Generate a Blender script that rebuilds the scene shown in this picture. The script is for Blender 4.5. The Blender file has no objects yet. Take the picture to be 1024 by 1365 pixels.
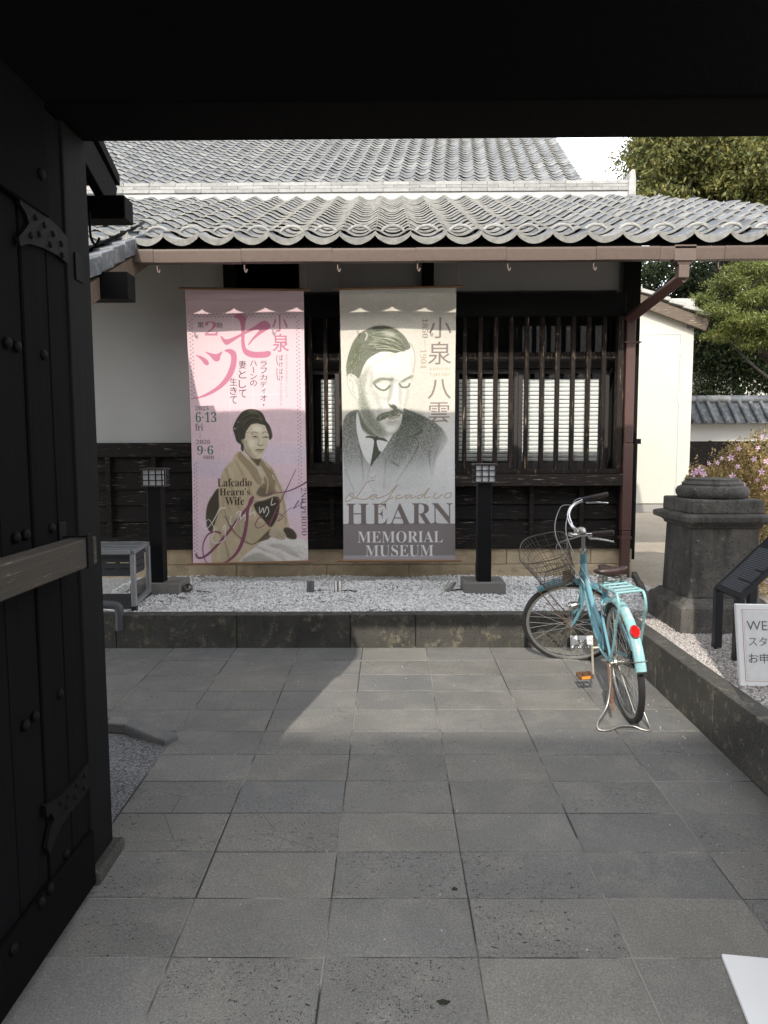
import bpy, bmesh, math, random
import numpy as np
from mathutils import Vector, Matrix, Quaternion

random.seed(7); np.random.seed(7)
S = bpy.context.scene
C = S.collection
R = math.radians
PI = math.pi

# ------------------------------------------------------------------ camera, sky, sun, exposure
F, CX, CY = 960.0, 512.0, 682.5            # focal length and centre in pixels of the 1024 x 1365 photograph
PITCH, YAW, ROLL = math.atan((682.5 - 595) / F), math.atan(8 / F), -0.0040
EYE = Vector((0, 0, 1.6))
fwd = Vector((-math.sin(YAW) * math.cos(PITCH), math.cos(YAW) * math.cos(PITCH), -math.sin(PITCH)))
r0 = Vector((math.cos(YAW), math.sin(YAW), 0)); u0 = r0.cross(fwd)
rt = r0 * math.cos(ROLL) + u0 * math.sin(ROLL)
up = -r0 * math.sin(ROLL) + u0 * math.cos(ROLL)
cd = bpy.data.cameras.new('camera'); cam = bpy.data.objects.new('camera', cd); C.objects.link(cam)
cam.matrix_world = Matrix(((rt.x, up.x, -fwd.x, EYE.x), (rt.y, up.y, -fwd.y, EYE.y), (rt.z, up.z, -fwd.z, EYE.z), (0, 0, 0, 1)))
cd.sensor_fit = 'VERTICAL'; cd.sensor_height = 34.6; cd.lens = F / 1365 * 34.6
cd.clip_start = 0.05; cd.clip_end = 3000
S.camera = cam

SUN_DIR = Vector((0.237, 1.0, -0.75)).normalized()      # the way the light travels
w = bpy.data.worlds.new('World'); S.world = w; w.use_nodes = True
nt = w.node_tree; nt.nodes.clear()
bg = nt.nodes.new('ShaderNodeBackground'); sky = nt.nodes.new('ShaderNodeTexSky'); wo = nt.nodes.new('ShaderNodeOutputWorld')
sky.sky_type = 'NISHITA'; sky.sun_disc = False
sky.sun_elevation = math.asin(-SUN_DIR.z); sky.sun_rotation = math.atan2(-SUN_DIR.x, -SUN_DIR.y)
sky.air_density = 1.0; sky.dust_density = 1.2; sky.ozone_density = 1.0
bg.inputs['Strength'].default_value = 0.15
hs = nt.nodes.new('ShaderNodeHueSaturation'); hs.inputs['Saturation'].default_value = 0.20; hs.inputs['Value'].default_value = 2.6   # whitened as by thin cloud; brightness raised further to lift the shade
nt.links.new(sky.outputs[0], hs.inputs['Color']); nt.links.new(hs.outputs[0], bg.inputs[0]); nt.links.new(bg.outputs[0], wo.inputs[0])
sl = bpy.data.lights.new('sun', 'SUN'); sun = bpy.data.objects.new('sun', sl); C.objects.link(sun)
sl.energy = 2.9; sl.angle = R(0.5); sl.color = (1.0, 0.94, 0.845)
sun.rotation_euler = SUN_DIR.to_track_quat('-Z', 'Y').to_euler(); sun.location = (-3, -12, 12)
S.view_settings.view_transform = 'Standard'; S.view_settings.look = 'None'
S.view_settings.exposure = 0.72; S.view_settings.gamma = 1.0; S.view_settings.use_curve_mapping = False
S.cycles.max_bounces = 8; S.cycles.diffuse_bounces = 4; S.cycles.transparent_max_bounces = 8

# ------------------------------------------------------------------ helpers
FS = 0.0198                                  # the paved court rises gently towards the house
def floor_z(y): return FS * y
def ray(px, py): return (fwd * F + rt * (px - CX) - up * (py - CY)).normalized()
def atY(px, py, y): d = ray(px, py); return EYE + d * (y / d.y)
def atX(px, py, x): d = ray(px, py); return EYE + d * (x / d.x)
def atZ(px, py, z): d = ray(px, py); return EYE + d * ((z - EYE.z) / d.z)

def tag(o, label=None, cat=None, group=None, kind=None):
    if label: o['label'] = label
    if cat: o['category'] = cat
    if group: o['group'] = group
    if kind: o['kind'] = kind
    return o
def thing(name, label, cat, loc, group=None, kind=None):
    o = bpy.data.objects.new(name, None); C.objects.link(o); o.location = loc
    o.empty_display_size = 0.1
    return tag(o, label, cat, group, kind)
def wloc(o):
    v = Vector((0, 0, 0))
    while o is not None: v = v + o.location; o = o.parent
    return v

class MB:
    """collects vertices and faces in world coordinates"""
    def __init__(s): s.v = []; s.f = []
    def add(s, vs, fs):
        n = len(s.v); s.v.extend([tuple(v) for v in vs]); s.f.extend([tuple(i + n for i in f) for f in fs]); return s
    def box(s, x0, x1, y0, y1, z0, z1, m=None):
        vs = [Vector((x, y, z)) for z in (z0, z1) for y in (y0, y1) for x in (x0, x1)]
        if m is not None: vs = [m @ v for v in vs]
        return s.add(vs, [(0, 2, 3, 1), (4, 5, 7, 6), (0, 1, 5, 4), (2, 6, 7, 3), (0, 4, 6, 2), (1, 3, 7, 5)])
    def bar(s, a, b, w, h, upv=(0, 0, 1)):
        a, b = Vector(a), Vector(b); d = (b - a).normalized(); sd = d.cross(Vector(upv))
        if sd.length < 1e-4: sd = d.cross(Vector((1, 0, 0)))
        sd.normalize(); u = sd.cross(d)
        vs = [p + sd * (i * w / 2) + u * (j * h / 2) for p in (a, b) for (i, j) in ((-1, -1), (1, -1), (1, 1), (-1, 1))]
        return s.add(vs, [(0, 1, 2, 3), (7, 6, 5, 4), (0, 4, 5, 1), (1, 5, 6, 2), (2, 6, 7, 3), (3, 7, 4, 0)])
    def tube(s, pts, r, seg=8, cap=True, closed=False, sy=1.0):
        pts = [Vector(p) for p in pts]; n = len(pts); rings = []
        prev = None
        for i, p in enumerate(pts):
            if closed: t = pts[(i + 1) % n] - pts[i - 1]
            else: t = pts[min(i + 1, n - 1)] - pts[max(i - 1, 0)]
            if t.length < 1e-9: t = Vector((0, 0, 1))
            t.normalize()
            if prev is None:
                a = Vector((0, 0, 1)) if abs(t.z) < .9 else Vector((1, 0, 0))
                a = (a - t * a.dot(t)).normalized()
            else:
                a = (prev - t * prev.dot(t)).normalized()
            prev = a; b = t.cross(a); rr = r[i] if isinstance(r, (list, tuple)) else r
            rings.append([p + a * (rr * math.cos(2 * PI * k / seg)) + b * (rr * sy * math.sin(2 * PI * k / seg)) for k in range(seg)])
        vs = [v for ring in rings for v in ring]; fs = []
        m = n if closed else n - 1
        for i in range(m):
            for k in range(seg):
                j = (i + 1) % n
                fs.append((i * seg + k, i * seg + (k + 1) % seg, j * seg + (k + 1) % seg, j * seg + k))
        if cap and not closed:
            fs.append(tuple(range(seg))[::-1]); fs.append(tuple((n - 1) * seg + k for k in range(seg)))
        return s.add(vs, fs)
    def lathe(s, prof, seg=20, m=None, c=(0, 0, 0)):
        c = Vector(c); vs = []; fs = []
        for (r, z) in prof:
            for k in range(seg):
                a = 2 * PI * k / seg; v = Vector((r * math.cos(a), r * math.sin(a), z))
                vs.append((m @ v if m is not None else v) + c)
        for i in range(len(prof) - 1):
            for k in range(seg):
                fs.append((i * seg + k, i * seg + (k + 1) % seg, (i + 1) * seg + (k + 1) % seg, (i + 1) * seg + k))
        fs.append(tuple(range(seg))[::-1]); fs.append(tuple((len(prof) - 1) * seg + k for k in range(seg)))
        return s.add(vs, fs)
    def prism(s, poly, f, d):
        """polygon of 2-D points, f maps (a, b, t) to a point, t = 0 and d"""
        n = len(poly)
        vs = [f(a, b, 0) for a, b in poly] + [f(a, b, d) for a, b in poly]
        fs = [tuple(range(n))[::-1], tuple(range(n, 2 * n))] + [(i, (i + 1) % n, n + (i + 1) % n, n + i) for i in range(n)]
        return s.add(vs, fs)
    def build(s, name, mat, parent=None, smooth=False, bevel=0, seg=1, label=None, kind=None, auto=None):
        V = [Vector(v) for v in s.v]
        lo = Vector([min(v[i] for v in V) for i in range(3)]); hi = Vector([max(v[i] for v in V) for i in range(3)])
        c = (lo + hi) / 2
        me = bpy.data.meshes.new(name); me.from_pydata([v - c for v in V], [], s.f); me.update()
        bm = bmesh.new(); bm.from_mesh(me); bmesh.ops.recalc_face_normals(bm, faces=bm.faces); bm.to_mesh(me); bm.free()
        o = bpy.data.objects.new(name, me); C.objects.link(o); me.materials.append(mat)
        if parent is not None: o.parent = parent; o.location = c - wloc(parent)
        else: o.location = c
        if smooth:
            me.polygons.foreach_set('use_smooth', [True] * len(me.polygons))
            if auto is not None:
                try: me.set_sharp_from_angle(angle=R(auto))
                except Exception: pass
        if bevel:
            md = o.modifiers.new('bevel', 'BEVEL'); md.width = bevel; md.segments = seg; md.limit_method = 'ANGLE'; md.angle_limit = R(40)
        if label: o['label'] = label
        if kind: o['kind'] = kind
        return o
def box(name, x0, x1, y0, y1, z0, z1, mat, parent=None, bevel=0, **k):
    return MB().box(x0, x1, y0, y1, z0, z1).build(name, mat, parent, bevel=bevel, **k)
def copy_at(o, loc, parent):
    c = o.copy(); C.objects.link(c); c.parent = parent; c.location = Vector(loc) - wloc(parent); return c
def np_obj(name, verts, faces, mat, parent=None, smooth=False, kind=None):
    me = bpy.data.meshes.new(name)
    verts = np.asarray(verts, np.float32); faces = np.asarray(faces, np.int32); k = faces.shape[1]
    me.vertices.add(len(verts)); me.vertices.foreach_set('co', verts.ravel())
    me.loops.add(faces.size); me.loops.foreach_set('vertex_index', faces.ravel())
    me.polygons.add(len(faces)); me.polygons.foreach_set('loop_start', np.arange(len(faces), dtype=np.int32) * k)
    if smooth: me.polygons.foreach_set('use_smooth', np.ones(len(faces), bool))
    me.update(calc_edges=True); me.validate()
    o = bpy.data.objects.new(name, me); C.objects.link(o); me.materials.append(mat)
    if parent is not None: o.parent = parent; o.location = -wloc(parent)
    if kind: o['kind'] = kind
    return o
def spline(pts, n=8):
    """Catmull-Rom through the points"""
    P = [Vector(p) for p in pts]; out = []
    for i in range(len(P) - 1):
        p0 = P[max(i - 1, 0)]; p1 = P[i]; p2 = P[i + 1]; p3 = P[min(i + 2, len(P) - 1)]
        for k in range(n):
            t = k / n
            out.append(0.5 * ((2 * p1) + (p2 - p0) * t + (2 * p0 - 5 * p1 + 4 * p2 - p3) * t * t + (3 * p1 - p0 - 3 * p2 + p3) * t ** 3))
    out.append(P[-1]); return out

# ------------------------------------------------------------------ materials
class NT:
    def __init__(s, name):
        s.m = bpy.data.materials.new(name); s.m.use_nodes = True; s.t = s.m.node_tree; s.t.nodes.clear()
        s.out = s.n('ShaderNodeOutputMaterial'); s.b = s.n('ShaderNodeBsdfPrincipled'); s.l(s.b.outputs[0], s.out.inputs[0])
    def n(s, t, **k):
        x = s.t.nodes.new(t)
        for a, v in k.items(): setattr(x, a, v)
        return x
    def l(s, a, b): s.t.links.new(a, b)
    def set(s, sock, v):
        if isinstance(v, bpy.types.NodeSocket): s.l(v, sock)
        elif isinstance(v, tuple) and len(v) == 3 and sock.type == 'RGBA': sock.default_value = (*v, 1)
        else: sock.default_value = v
    def pos(s, scale=(1, 1, 1), rand=0.0):
        g = s.n('ShaderNodeNewGeometry'); v = g.outputs['Position']
        if rand:
            oi = s.n('ShaderNodeObjectInfo'); mu = s.n('ShaderNodeVectorMath', operation='MULTIPLY_ADD')
            cb = s.n('ShaderNodeCombineXYZ')
            for i in range(3): s.l(oi.outputs['Random'], cb.inputs[i])
            s.l(cb.outputs[0], mu.inputs[0]); mu.inputs[1].default_value = (rand, rand * 1.7, rand * 2.3); s.l(v, mu.inputs[2]); v = mu.outputs[0]
        mp = s.n('ShaderNodeVectorMath', operation='MULTIPLY'); s.l(v, mp.inputs[0]); mp.inputs[1].default_value = scale
        return mp.outputs[0]
    def rnd(s): return s.n('ShaderNodeObjectInfo').outputs['Random']
    def noise(s, v, sc, det=4, rough=.55, dist=0.0):
        x = s.n('ShaderNodeTexNoise'); s.l(v, x.inputs['Vector']); x.inputs['Scale'].default_value = sc; x.inputs['Detail'].default_value = det
        x.inputs['Roughness'].default_value = rough; x.inputs['Distortion'].default_value = dist; return x.outputs['Fac']
    def voro(s, v, sc, feature='F1', rnd=1.0):
        x = s.n('ShaderNodeTexVoronoi', feature=feature); s.l(v, x.inputs['Vector']); x.inputs['Scale'].default_value = sc; x.inputs['Randomness'].default_value = rnd; return x
    def ramp(s, f, *st, interp='LINEAR'):
        x = s.n('ShaderNodeValToRGB'); s.l(f, x.inputs[0]); e = x.color_ramp.elements; x.color_ramp.interpolation = interp
        while len(e) < len(st): e.new(.5)
        for i, (p, c) in enumerate(st):
            e[i].position = p; e[i].color = (c, c, c, 1) if isinstance(c, (int, float)) else (*c, 1)
        return x.outputs[0]
    def mix(s, f, a, b, mode='MIX'):
        x = s.n('ShaderNodeMix', data_type='RGBA', blend_type=mode); s.set(x.inputs[0], f); s.set(x.inputs[6], a); s.set(x.inputs[7], b); return x.outputs[2]
    def math(s, op, a, b=0.0, c=0.0):
        x = s.n('ShaderNodeMath', operation=op); s.set(x.inputs[0], a); s.set(x.inputs[1], b); s.set(x.inputs[2], c); return x.outputs[0]
    def bump(s, h, dist=.01, strength=1.0, nrm=None):
        x = s.n('ShaderNodeBump'); s.l(h, x.inputs['Height']); x.inputs['Distance'].default_value = dist; x.inputs['Strength'].default_value = strength
        if nrm is not None: s.l(nrm, x.inputs['Normal'])
        return x.outputs[0]
    def fin(s, col, rough=.7, nrm=None, metal=0.0, spec=None):
        s.set(s.b.inputs['Base Color'], col); s.set(s.b.inputs['Roughness'], rough); s.b.inputs['Metallic'].default_value = metal
        if spec is not None: s.b.inputs['Specular IOR Level'].default_value = spec
        if nrm is not None: s.l(nrm, s.b.inputs['Normal'])
        return s.m
def m_plain(name, c, rough=.6, var=.25, sc=8.0, bump=.002, metal=0.0, spec=None, rv=.25, bsc=None):
    """a colour with mottling, a per-object shift and a fine relief"""
    t = NT(name); p = t.pos(rand=3.0); f = t.noise(p, sc, 6, .6)
    k = t.math('ADD', t.math('MULTIPLY', t.math('SUBTRACT', f, .5), var * 2.2), 1.0)
    k = t.math('ADD', k, t.math('MULTIPLY', t.math('SUBTRACT', t.rnd(), .5), rv))
    cb = t.n('ShaderNodeCombineXYZ')
    for i in range(3): t.l(k, cb.inputs[i])
    col = t.mix(1.0, c, cb.outputs[0], 'MULTIPLY')
    n = t.bump(t.noise(p, bsc or sc * 9, 3), bump) if bump else None
    return t.fin(col, t.math('ADD', rough, t.math('MULTIPLY', t.math('SUBTRACT', f, .5), .25)), n, metal, spec)
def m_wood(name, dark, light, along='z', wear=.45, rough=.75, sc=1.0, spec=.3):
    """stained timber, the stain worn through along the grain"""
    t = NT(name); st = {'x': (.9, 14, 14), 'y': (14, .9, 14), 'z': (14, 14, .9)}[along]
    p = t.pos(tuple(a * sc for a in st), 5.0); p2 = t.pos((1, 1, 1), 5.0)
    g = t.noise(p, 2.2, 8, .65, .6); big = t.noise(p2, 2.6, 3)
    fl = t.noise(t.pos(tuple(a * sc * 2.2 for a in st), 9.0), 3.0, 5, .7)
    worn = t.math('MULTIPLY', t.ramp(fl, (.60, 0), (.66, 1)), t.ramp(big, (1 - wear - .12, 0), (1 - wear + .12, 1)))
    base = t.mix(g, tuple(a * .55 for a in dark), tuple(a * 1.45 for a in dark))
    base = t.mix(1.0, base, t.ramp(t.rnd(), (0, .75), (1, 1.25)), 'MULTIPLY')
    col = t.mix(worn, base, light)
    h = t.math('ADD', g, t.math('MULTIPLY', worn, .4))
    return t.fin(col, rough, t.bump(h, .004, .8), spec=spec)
def m_flat(name, c, rough=.5, metal=0.0, spec=None):
    t = NT(name); p = t.pos(rand=2.0); f = t.noise(p, 30, 3)
    col = t.mix(f, tuple(a * .88 for a in c), tuple(min(1, a * 1.12) for a in c))
    return t.fin(col, t.math('ADD', rough - .06, t.math('MULTIPLY', f, .12)), None, metal, spec)

M = {}
def make_slab_mat():
    t = NT('paving_stone'); p = t.pos(rand=7.0); r = t.rnd()
    big = t.noise(p, 2.0, 5, .6); fine = t.noise(p, 160, 3, .7); speck = t.voro(p, 95)
    # tone of each slab: bluish smooth ones and browner pitted ones
    tone = t.ramp(r, (0, (.138, .136, .130)), (.25, (.176, .169, .153)), (.5, (.156, .153, .145)), (.75, (.188, .179, .158)), (1, (.142, .143, .141)))
    base = t.mix(1.0, tone, t.ramp(big, (.25, .80), (.75, 1.18)), 'MULTIPLY')
    base = t.mix(t.math('MULTIPLY', t.ramp(t.noise(p, 6.0, 4), (.50, 0), (.64, 1)), .30), base, (.250, .235, .198))
    base = t.mix(1.0, base, t.ramp(fine, (.3, .66), (.7, 1.36)), 'MULTIPLY')
    base = t.mix(t.ramp(t.noise(p, 210, 2), (.66, 0), (.74, .7)), base, (.52, .50, .47))
    # pits: many on some slabs, few on others
    wob = t.n('ShaderNodeVectorMath', operation='ADD'); t.l(p, wob.inputs[0])
    nz = t.n('ShaderNodeTexNoise'); t.l(p, nz.inputs['Vector']); nz.inputs['Scale'].default_value = 40
    sc_ = t.n('ShaderNodeVectorMath', operation='SCALE'); t.l(nz.outputs['Color'], sc_.inputs[0]); sc_.inputs['Scale'].default_value = .008
    t.l(sc_.outputs[0], wob.inputs[1])
    v1 = t.voro(wob.outputs[0], 125); v2 = t.voro(wob.outputs[0], 66)
    amt = t.math('MULTIPLY', t.ramp(t.math('FRACT', t.math('MULTIPLY', r, 7.31)), (.25, .15), (.75, 1)), t.ramp(t.noise(p, 4.5, 3), (.36, 0), (.58, 1)))
    c1 = t.math('LESS_THAN', v1.outputs['Distance'], t.math('MULTIPLY', t.math('MULTIPLY', amt, t.math('POWER', t.n_sep(v1.outputs['Color']), 1.6)), .34))
    c2 = t.math('LESS_THAN', v2.outputs['Distance'], t.math('MULTIPLY', t.math('MULTIPLY', amt, t.math('GREATER_THAN', t.n_sep(v2.outputs['Color']), .76)), .24))
    c2 = t.math('MULTIPLY', t.ramp(t.noise(t.pos((1, 1.6, 1), 7.0), 62, 3, .6, .8), (.640, 0), (.665, 1)), t.ramp(amt, (.25, 0), (.6, 1)))
    pit = t.math('MAXIMUM', c1, c2)
    base = t.mix(pit, base, (.035, .034, .032))
    # a few hair cracks
    cr = t.voro(t.pos((1.0, 2.2, 1.0), 3.0), 2.2, 'DISTANCE_TO_EDGE')
    crk = t.math('MULTIPLY', t.math('LESS_THAN', cr.outputs['Distance'], .004), t.math('GREATER_THAN', t.math('FRACT', t.math('MULTIPLY', r, 3.77)), .86))
    base = t.mix(t.math('MULTIPLY', crk, .6), base, (.04, .04, .038))
    h = t.math('SUBTRACT', t.math('MULTIPLY', fine, .5), t.math('MULTIPLY', pit, 1.5))
    return t.fin(base, t.ramp(big, (.3, .62), (.7, .80)), t.bump(h, .0025, .9), spec=.35)
def n_sep(s, c):
    x = s.n('ShaderNodeSeparateColor'); s.l(c, x.inputs[0]); return x.outputs[0]
NT.n_sep = n_sep
M['slab'] = make_slab_mat()
def make_tile_mat():
    t = NT('roof_tile'); p = t.pos(rand=4.0); g = t.n('ShaderNodeNewGeometry')
    r = t.math('FRACT', t.math('ADD', t.math('MULTIPLY', t.rnd(), 3.7), g.outputs['Random Per Island']))
    base = t.ramp(r, (0, (.044, .050, .058)), (.3, (.088, .096, .106)), (.55, (.064, .073, .086)), (.85, (.112, .121, .132)), (1, (.155, .156, .152)))
    blot = t.ramp(t.noise(p, 9, 5, .65), (.50, 0), (.62, 1))
    base = t.mix(t.math('MULTIPLY', blot, .5), base, (.27, .262, .238))
    sp = t.math('MULTIPLY', t.ramp(t.noise(p, 60, 4, .7), (.60, 0), (.68, 1)), .6)
    base = t.mix(sp, base, (.09, .09, .085))
    return t.fin(base, t.ramp(t.noise(p, 12, 3), (.3, .38), (.7, .62)), t.bump(t.noise(p, 70, 4), .003), spec=.6)
M['tile'] = make_tile_mat()
M['tile_edge'] = m_plain('weathered_tile_end', (.28, .272, .25), .8, .55, 22, .004)
M['noshi'] = m_plain('ridge_tile', (.225, .22, .208), .7, .45, 12, .004, rv=.35)
M['plaster'] = m_plain('white_plaster', (.36, .36, .352), .85, .14, 1.5, .001, rv=.0)
M['plaster_old'] = m_plain('aged_plaster', (.33, .325, .315), .9, .12, 2, .001, rv=.0)
M['cream'] = m_plain('cream_plaster', (.385, .37, .32), .8, .12, 1.2, .001, rv=.02)
M['blackwood'] = m_wood('black_stained_wood', (.004, .0038, .0036), (.024, .020, .017), 'z', .25, spec=.15)
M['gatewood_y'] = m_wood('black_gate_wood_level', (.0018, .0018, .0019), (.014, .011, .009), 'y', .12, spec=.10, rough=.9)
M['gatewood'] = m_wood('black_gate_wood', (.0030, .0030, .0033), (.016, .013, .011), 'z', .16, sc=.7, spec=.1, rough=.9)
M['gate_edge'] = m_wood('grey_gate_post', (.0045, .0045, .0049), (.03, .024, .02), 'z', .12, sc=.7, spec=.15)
M['barwood'] = m_wood('worn_bar_wood', (.045, .038, .03), (.22, .17, .115), 'y', .85, sc=1.3)
M['plank'] = m_wood('black_siding', (.011, .0095, .0085), (.21, .17, .135), 'x', .55, spec=.15)
M['lattice'] = m_wood('worn_lattice_wood', (.016, .012, .010), (.33, .23, .145), 'z', .80, spec=.2)
M['sillwood'] = m_wood('worn_sill_wood', (.018, .014, .012), (.36, .28, .21), 'x', .80, spec=.2)
M['bargewood'] = m_wood('weathered_board', (.10, .075, .055), (.35, .29, .22), 'x', .6)
M['gutter'] = m_plain('brown_gutter', (.092, .063, .049), .5, .18, 30, .0006, rv=.1)
M['pipe_brown'] = m_plain('brown_downspout', (.085, .042, .034), .5, .15, 20, .0005)
def make_sand():
    t = NT('tan_foundation_stone'); p = t.pos(rand=4.0)
    base = t.ramp(t.rnd(), (0, (.34, .265, .165)), (1, (.43, .345, .23)))
    base = t.mix(1.0, base, t.ramp(t.noise(p, 5, 6, .65, .8), (.3, .7), (.7, 1.2)), 'MULTIPLY')
    base = t.mix(t.math('MULTIPLY', t.ramp(t.noise(t.pos((2, 2, 9), 3.0), 2.5, 5, .6, 1.2), (.6, 0), (.68, 1)), .5), base, (.12, .085, .05))
    return t.fin(base, .85, t.bump(t.noise(p, 60, 4), .004))
M['tanstone'] = make_sand()
def make_curb():
    t = NT('kerb_stone'); p = t.pos(rand=5.0)
    base = t.ramp(t.noise(p, 3, 6, .6), (.3, (.036, .034, .030)), (.7, (.075, .070, .060)))
    # moss and lime streaks of a shape of their own
    base = t.mix(t.math('MULTIPLY', t.ramp(t.noise(p, 13, 6, .7), (.54, 0), (.66, 1)), .6), base, (.20, .18, .125))
    base = t.mix(t.math('MULTIPLY', t.ramp(t.noise(t.pos((9, 9, 1.6), 2.0), 2.0, 5), (.60, 0), (.68, 1)), .3), base, (.12, .12, .06))
    v = t.voro(p, 46); pit = t.math('LESS_THAN', v.outputs['Distance'], t.math('MULTIPLY', t.n_sep(v.outputs['Color']), .28))
    base = t.mix(pit, base, (.016, .016, .015))
    return t.fin(base, .88, t.bump(t.math('SUBTRACT', t.noise(p, 70, 4), t.math('MULTIPLY', pit, .8)), .006))
M['curb'] = make_curb()
def make_pier():
    t = NT('dark_weathered_stone'); p = t.pos(rand=2.0)
    base = t.ramp(t.noise(p, 4, 7, .65), (.30, (.036, .033, .030)), (.70, (.130, .120, .105)))
    base = t.mix(t.math('MULTIPLY', t.ramp(t.noise(t.pos((7, 7, 1.4)), 1.6, 5), (.52, 0), (.68, 1)), .75), base, (.026, .024, .022))
    base = t.mix(t.math('MULTIPLY', t.ramp(t.noise(p, 24, 6, .75), (.60, 0), (.68, 1)), .55), base, (.34, .315, .27))
    v = t.voro(p, 60); pit = t.math('LESS_THAN', v.outputs['Distance'], t.math('MULTIPLY', t.n_sep(v.outputs['Color']), .3))
    base = t.mix(pit, base, (.012, .012, .011))
    return t.fin(base, .9, t.bump(t.math('SUBTRACT', t.noise(p, 45, 5, .7), t.math('MULTIPLY', pit, .7)), .009))
M['pier'] = make_pier()
M['granite'] = m_plain('grey_base_stone', (.20, .19, .175), .85, .35, 60, .004)
def make_gravel(name, c0, c1, sc):
    t = NT(name); p = t.pos(); v = t.voro(p, sc)
    col = t.mix(t.n_sep(v.outputs['Color']), c0, c1)
    col = t.mix(1.0, col, t.ramp(t.noise(p, 1.3, 5), (.3, .82), (.7, 1.12)), 'MULTIPLY')
    return t.fin(col, .9, t.bump(t.math('MULTIPLY', v.outputs['Distance'], -1.0), .5 / sc, .9))
M['bed'] = make_gravel('gravel_bed', (.34, .33, .32), (.60, .59, .57), 60)
M['bed2'] = make_gravel('grit_bed', (.17, .15, .14), (.42, .39, .36), 110)
M['sand'] = make_gravel('sandy_ground', (.30, .25, .19), (.46, .40, .32), 90)
M['asphalt'] = make_gravel('speckled_asphalt', (.045, .045, .047), (.27, .27, .275), 130)
def make_grout():
    t = NT('joint_mortar'); p = t.pos(); f = t.ramp(t.noise(p, 1.7, 4, .6), (.47, 0), (.56, 1))
    return t.fin(t.mix(f, (.035, .034, .032), (.27, .255, .225)), .95, t.bump(t.noise(p, 90, 3), .003))
M['grout'] = make_grout()
M['basket'] = m_plain('tarnished_wire', (.105, .088, .072), .45, .3, 40, 0, metal=.5)
def make_pebble(name, c0, c1, c2):
    t = NT(name); g = t.n('ShaderNodeNewGeometry')
    col = t.ramp(g.outputs['Random Per Island'], (0, c0), (.25, c1), (.8, c1), (1, c2)); p = t.pos()
    col = t.mix(1.0, col, t.ramp(t.noise(p, 120, 3), (.3, .85), (.7, 1.1)), 'MULTIPLY')
    return t.fin(col, .75)
M['pebble'] = make_pebble('white_pebble', (.50, .49, .48), (.82, .81, .79), (.88, .87, .86))
M['grit'] = make_pebble('grey_grit', (.16, .145, .13), (.42, .385, .36), (.60, .57, .55))
M['black'] = m_flat('black_metal', (.010, .011, .014), .45)
M['blackpost'] = m_flat('black_lamp_post', (.004, .0043, .005), .6, spec=.2)
M['iron'] = m_plain('wrought_iron', (.003, .003, .0032), .65, .5, 40, .002, spec=.15)
M['chrome'] = m_flat('chrome', (.62, .62, .61), .22, 1.0)
M['steel'] = m_plain('dull_steel', (.42, .40, .37), .38, .3, 60, 0, metal=.9)
M['rust'] = m_plain('rusty_steel', (.16, .085, .05), .6, .6, 60, .0005, metal=.3)
M['alu'] = m_plain('brushed_aluminium', (.40, .41, .42), .4, .12, 20, 0, metal=.6)
M['aqua'] = m_plain('turquoise_paint', (.26, .465, .475), .28, .08, 30, 0, spec=.6, rv=0)
M['aqua_dark'] = m_plain('blue_green_paint', (.14, .315, .37), .25, .10, 30, 0, spec=.6, rv=0)
M['rubber'] = m_plain('black_rubber', (.018, .018, .018), .7, .3, 40, .0006)
M['saddle'] = m_plain('brown_saddle_leather', (.030, .014, .012), .38, .3, 25, .0008)
M['grip'] = m_flat('dark_brown_grip', (.035, .022, .018), .55)
M['red'] = m_flat('red_reflector', (.42, .012, .012), .15, spec=.8)
M['orange'] = m_flat('orange_reflector', (.75, .28, .03), .2, spec=.8)
M['whiteplastic'] = m_flat('white_plastic', (.78, .78, .76), .4)
M['paper'] = m_plain('white_board', (.80, .80, .79), .45, .03, 3, 0, rv=0)
M['ink'] = m_flat('grey_ink', (.13, .13, .14), .7)
M['ink_dark'] = m_flat('dark_ink', (.05, .05, .06), .7)
M['mauve'] = m_flat('mauve_line', (.48, .26, .30), .7)
M['lantern_pane'] = m_flat('lantern_pane', (.72, .73, .74), .5)
M['plastic_grey'] = m_flat('grey_plastic', (.035, .038, .043), .5)
M['pvc'] = m_flat('grey_pvc', (.075, .078, .082), .5)
M['blind'] = m_plain('blind_slat', (.86, .86, .85), .55, .05, 6, 0, rv=.06)
M['frame_dark'] = m_flat('bronze_window_frame', (.035, .030, .028), .45)
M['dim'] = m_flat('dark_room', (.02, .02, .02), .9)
M['string'] = m_flat('cord', (.30, .26, .20), .9)
M['dowel'] = m_flat('brown_dowel', (.22, .12, .06), .6)
def make_glass():
    t = NT('window_glass'); t.b.inputs['Base Color'].default_value = (1, 1, 1, 1)
    g = t.n('ShaderNodeBsdfGlossy'); g.inputs['Roughness'].default_value = .03; g.inputs['Color'].default_value = (.9, .9, .9, 1)
    tr = t.n('ShaderNodeBsdfTransparent'); tr.inputs[0].default_value = (.96, .97, .965, 1); fr = t.n('ShaderNodeFresnel'); fr.inputs[0].default_value = 1.5
    mx = t.n('ShaderNodeMixShader'); t.l(fr.outputs[0], mx.inputs[0]); t.l(tr.outputs[0], mx.inputs[1]); t.l(g.outputs[0], mx.inputs[2]); t.l(mx.outputs[0], t.out.inputs[0])
    return t.m
M['glass'] = make_glass()
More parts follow.
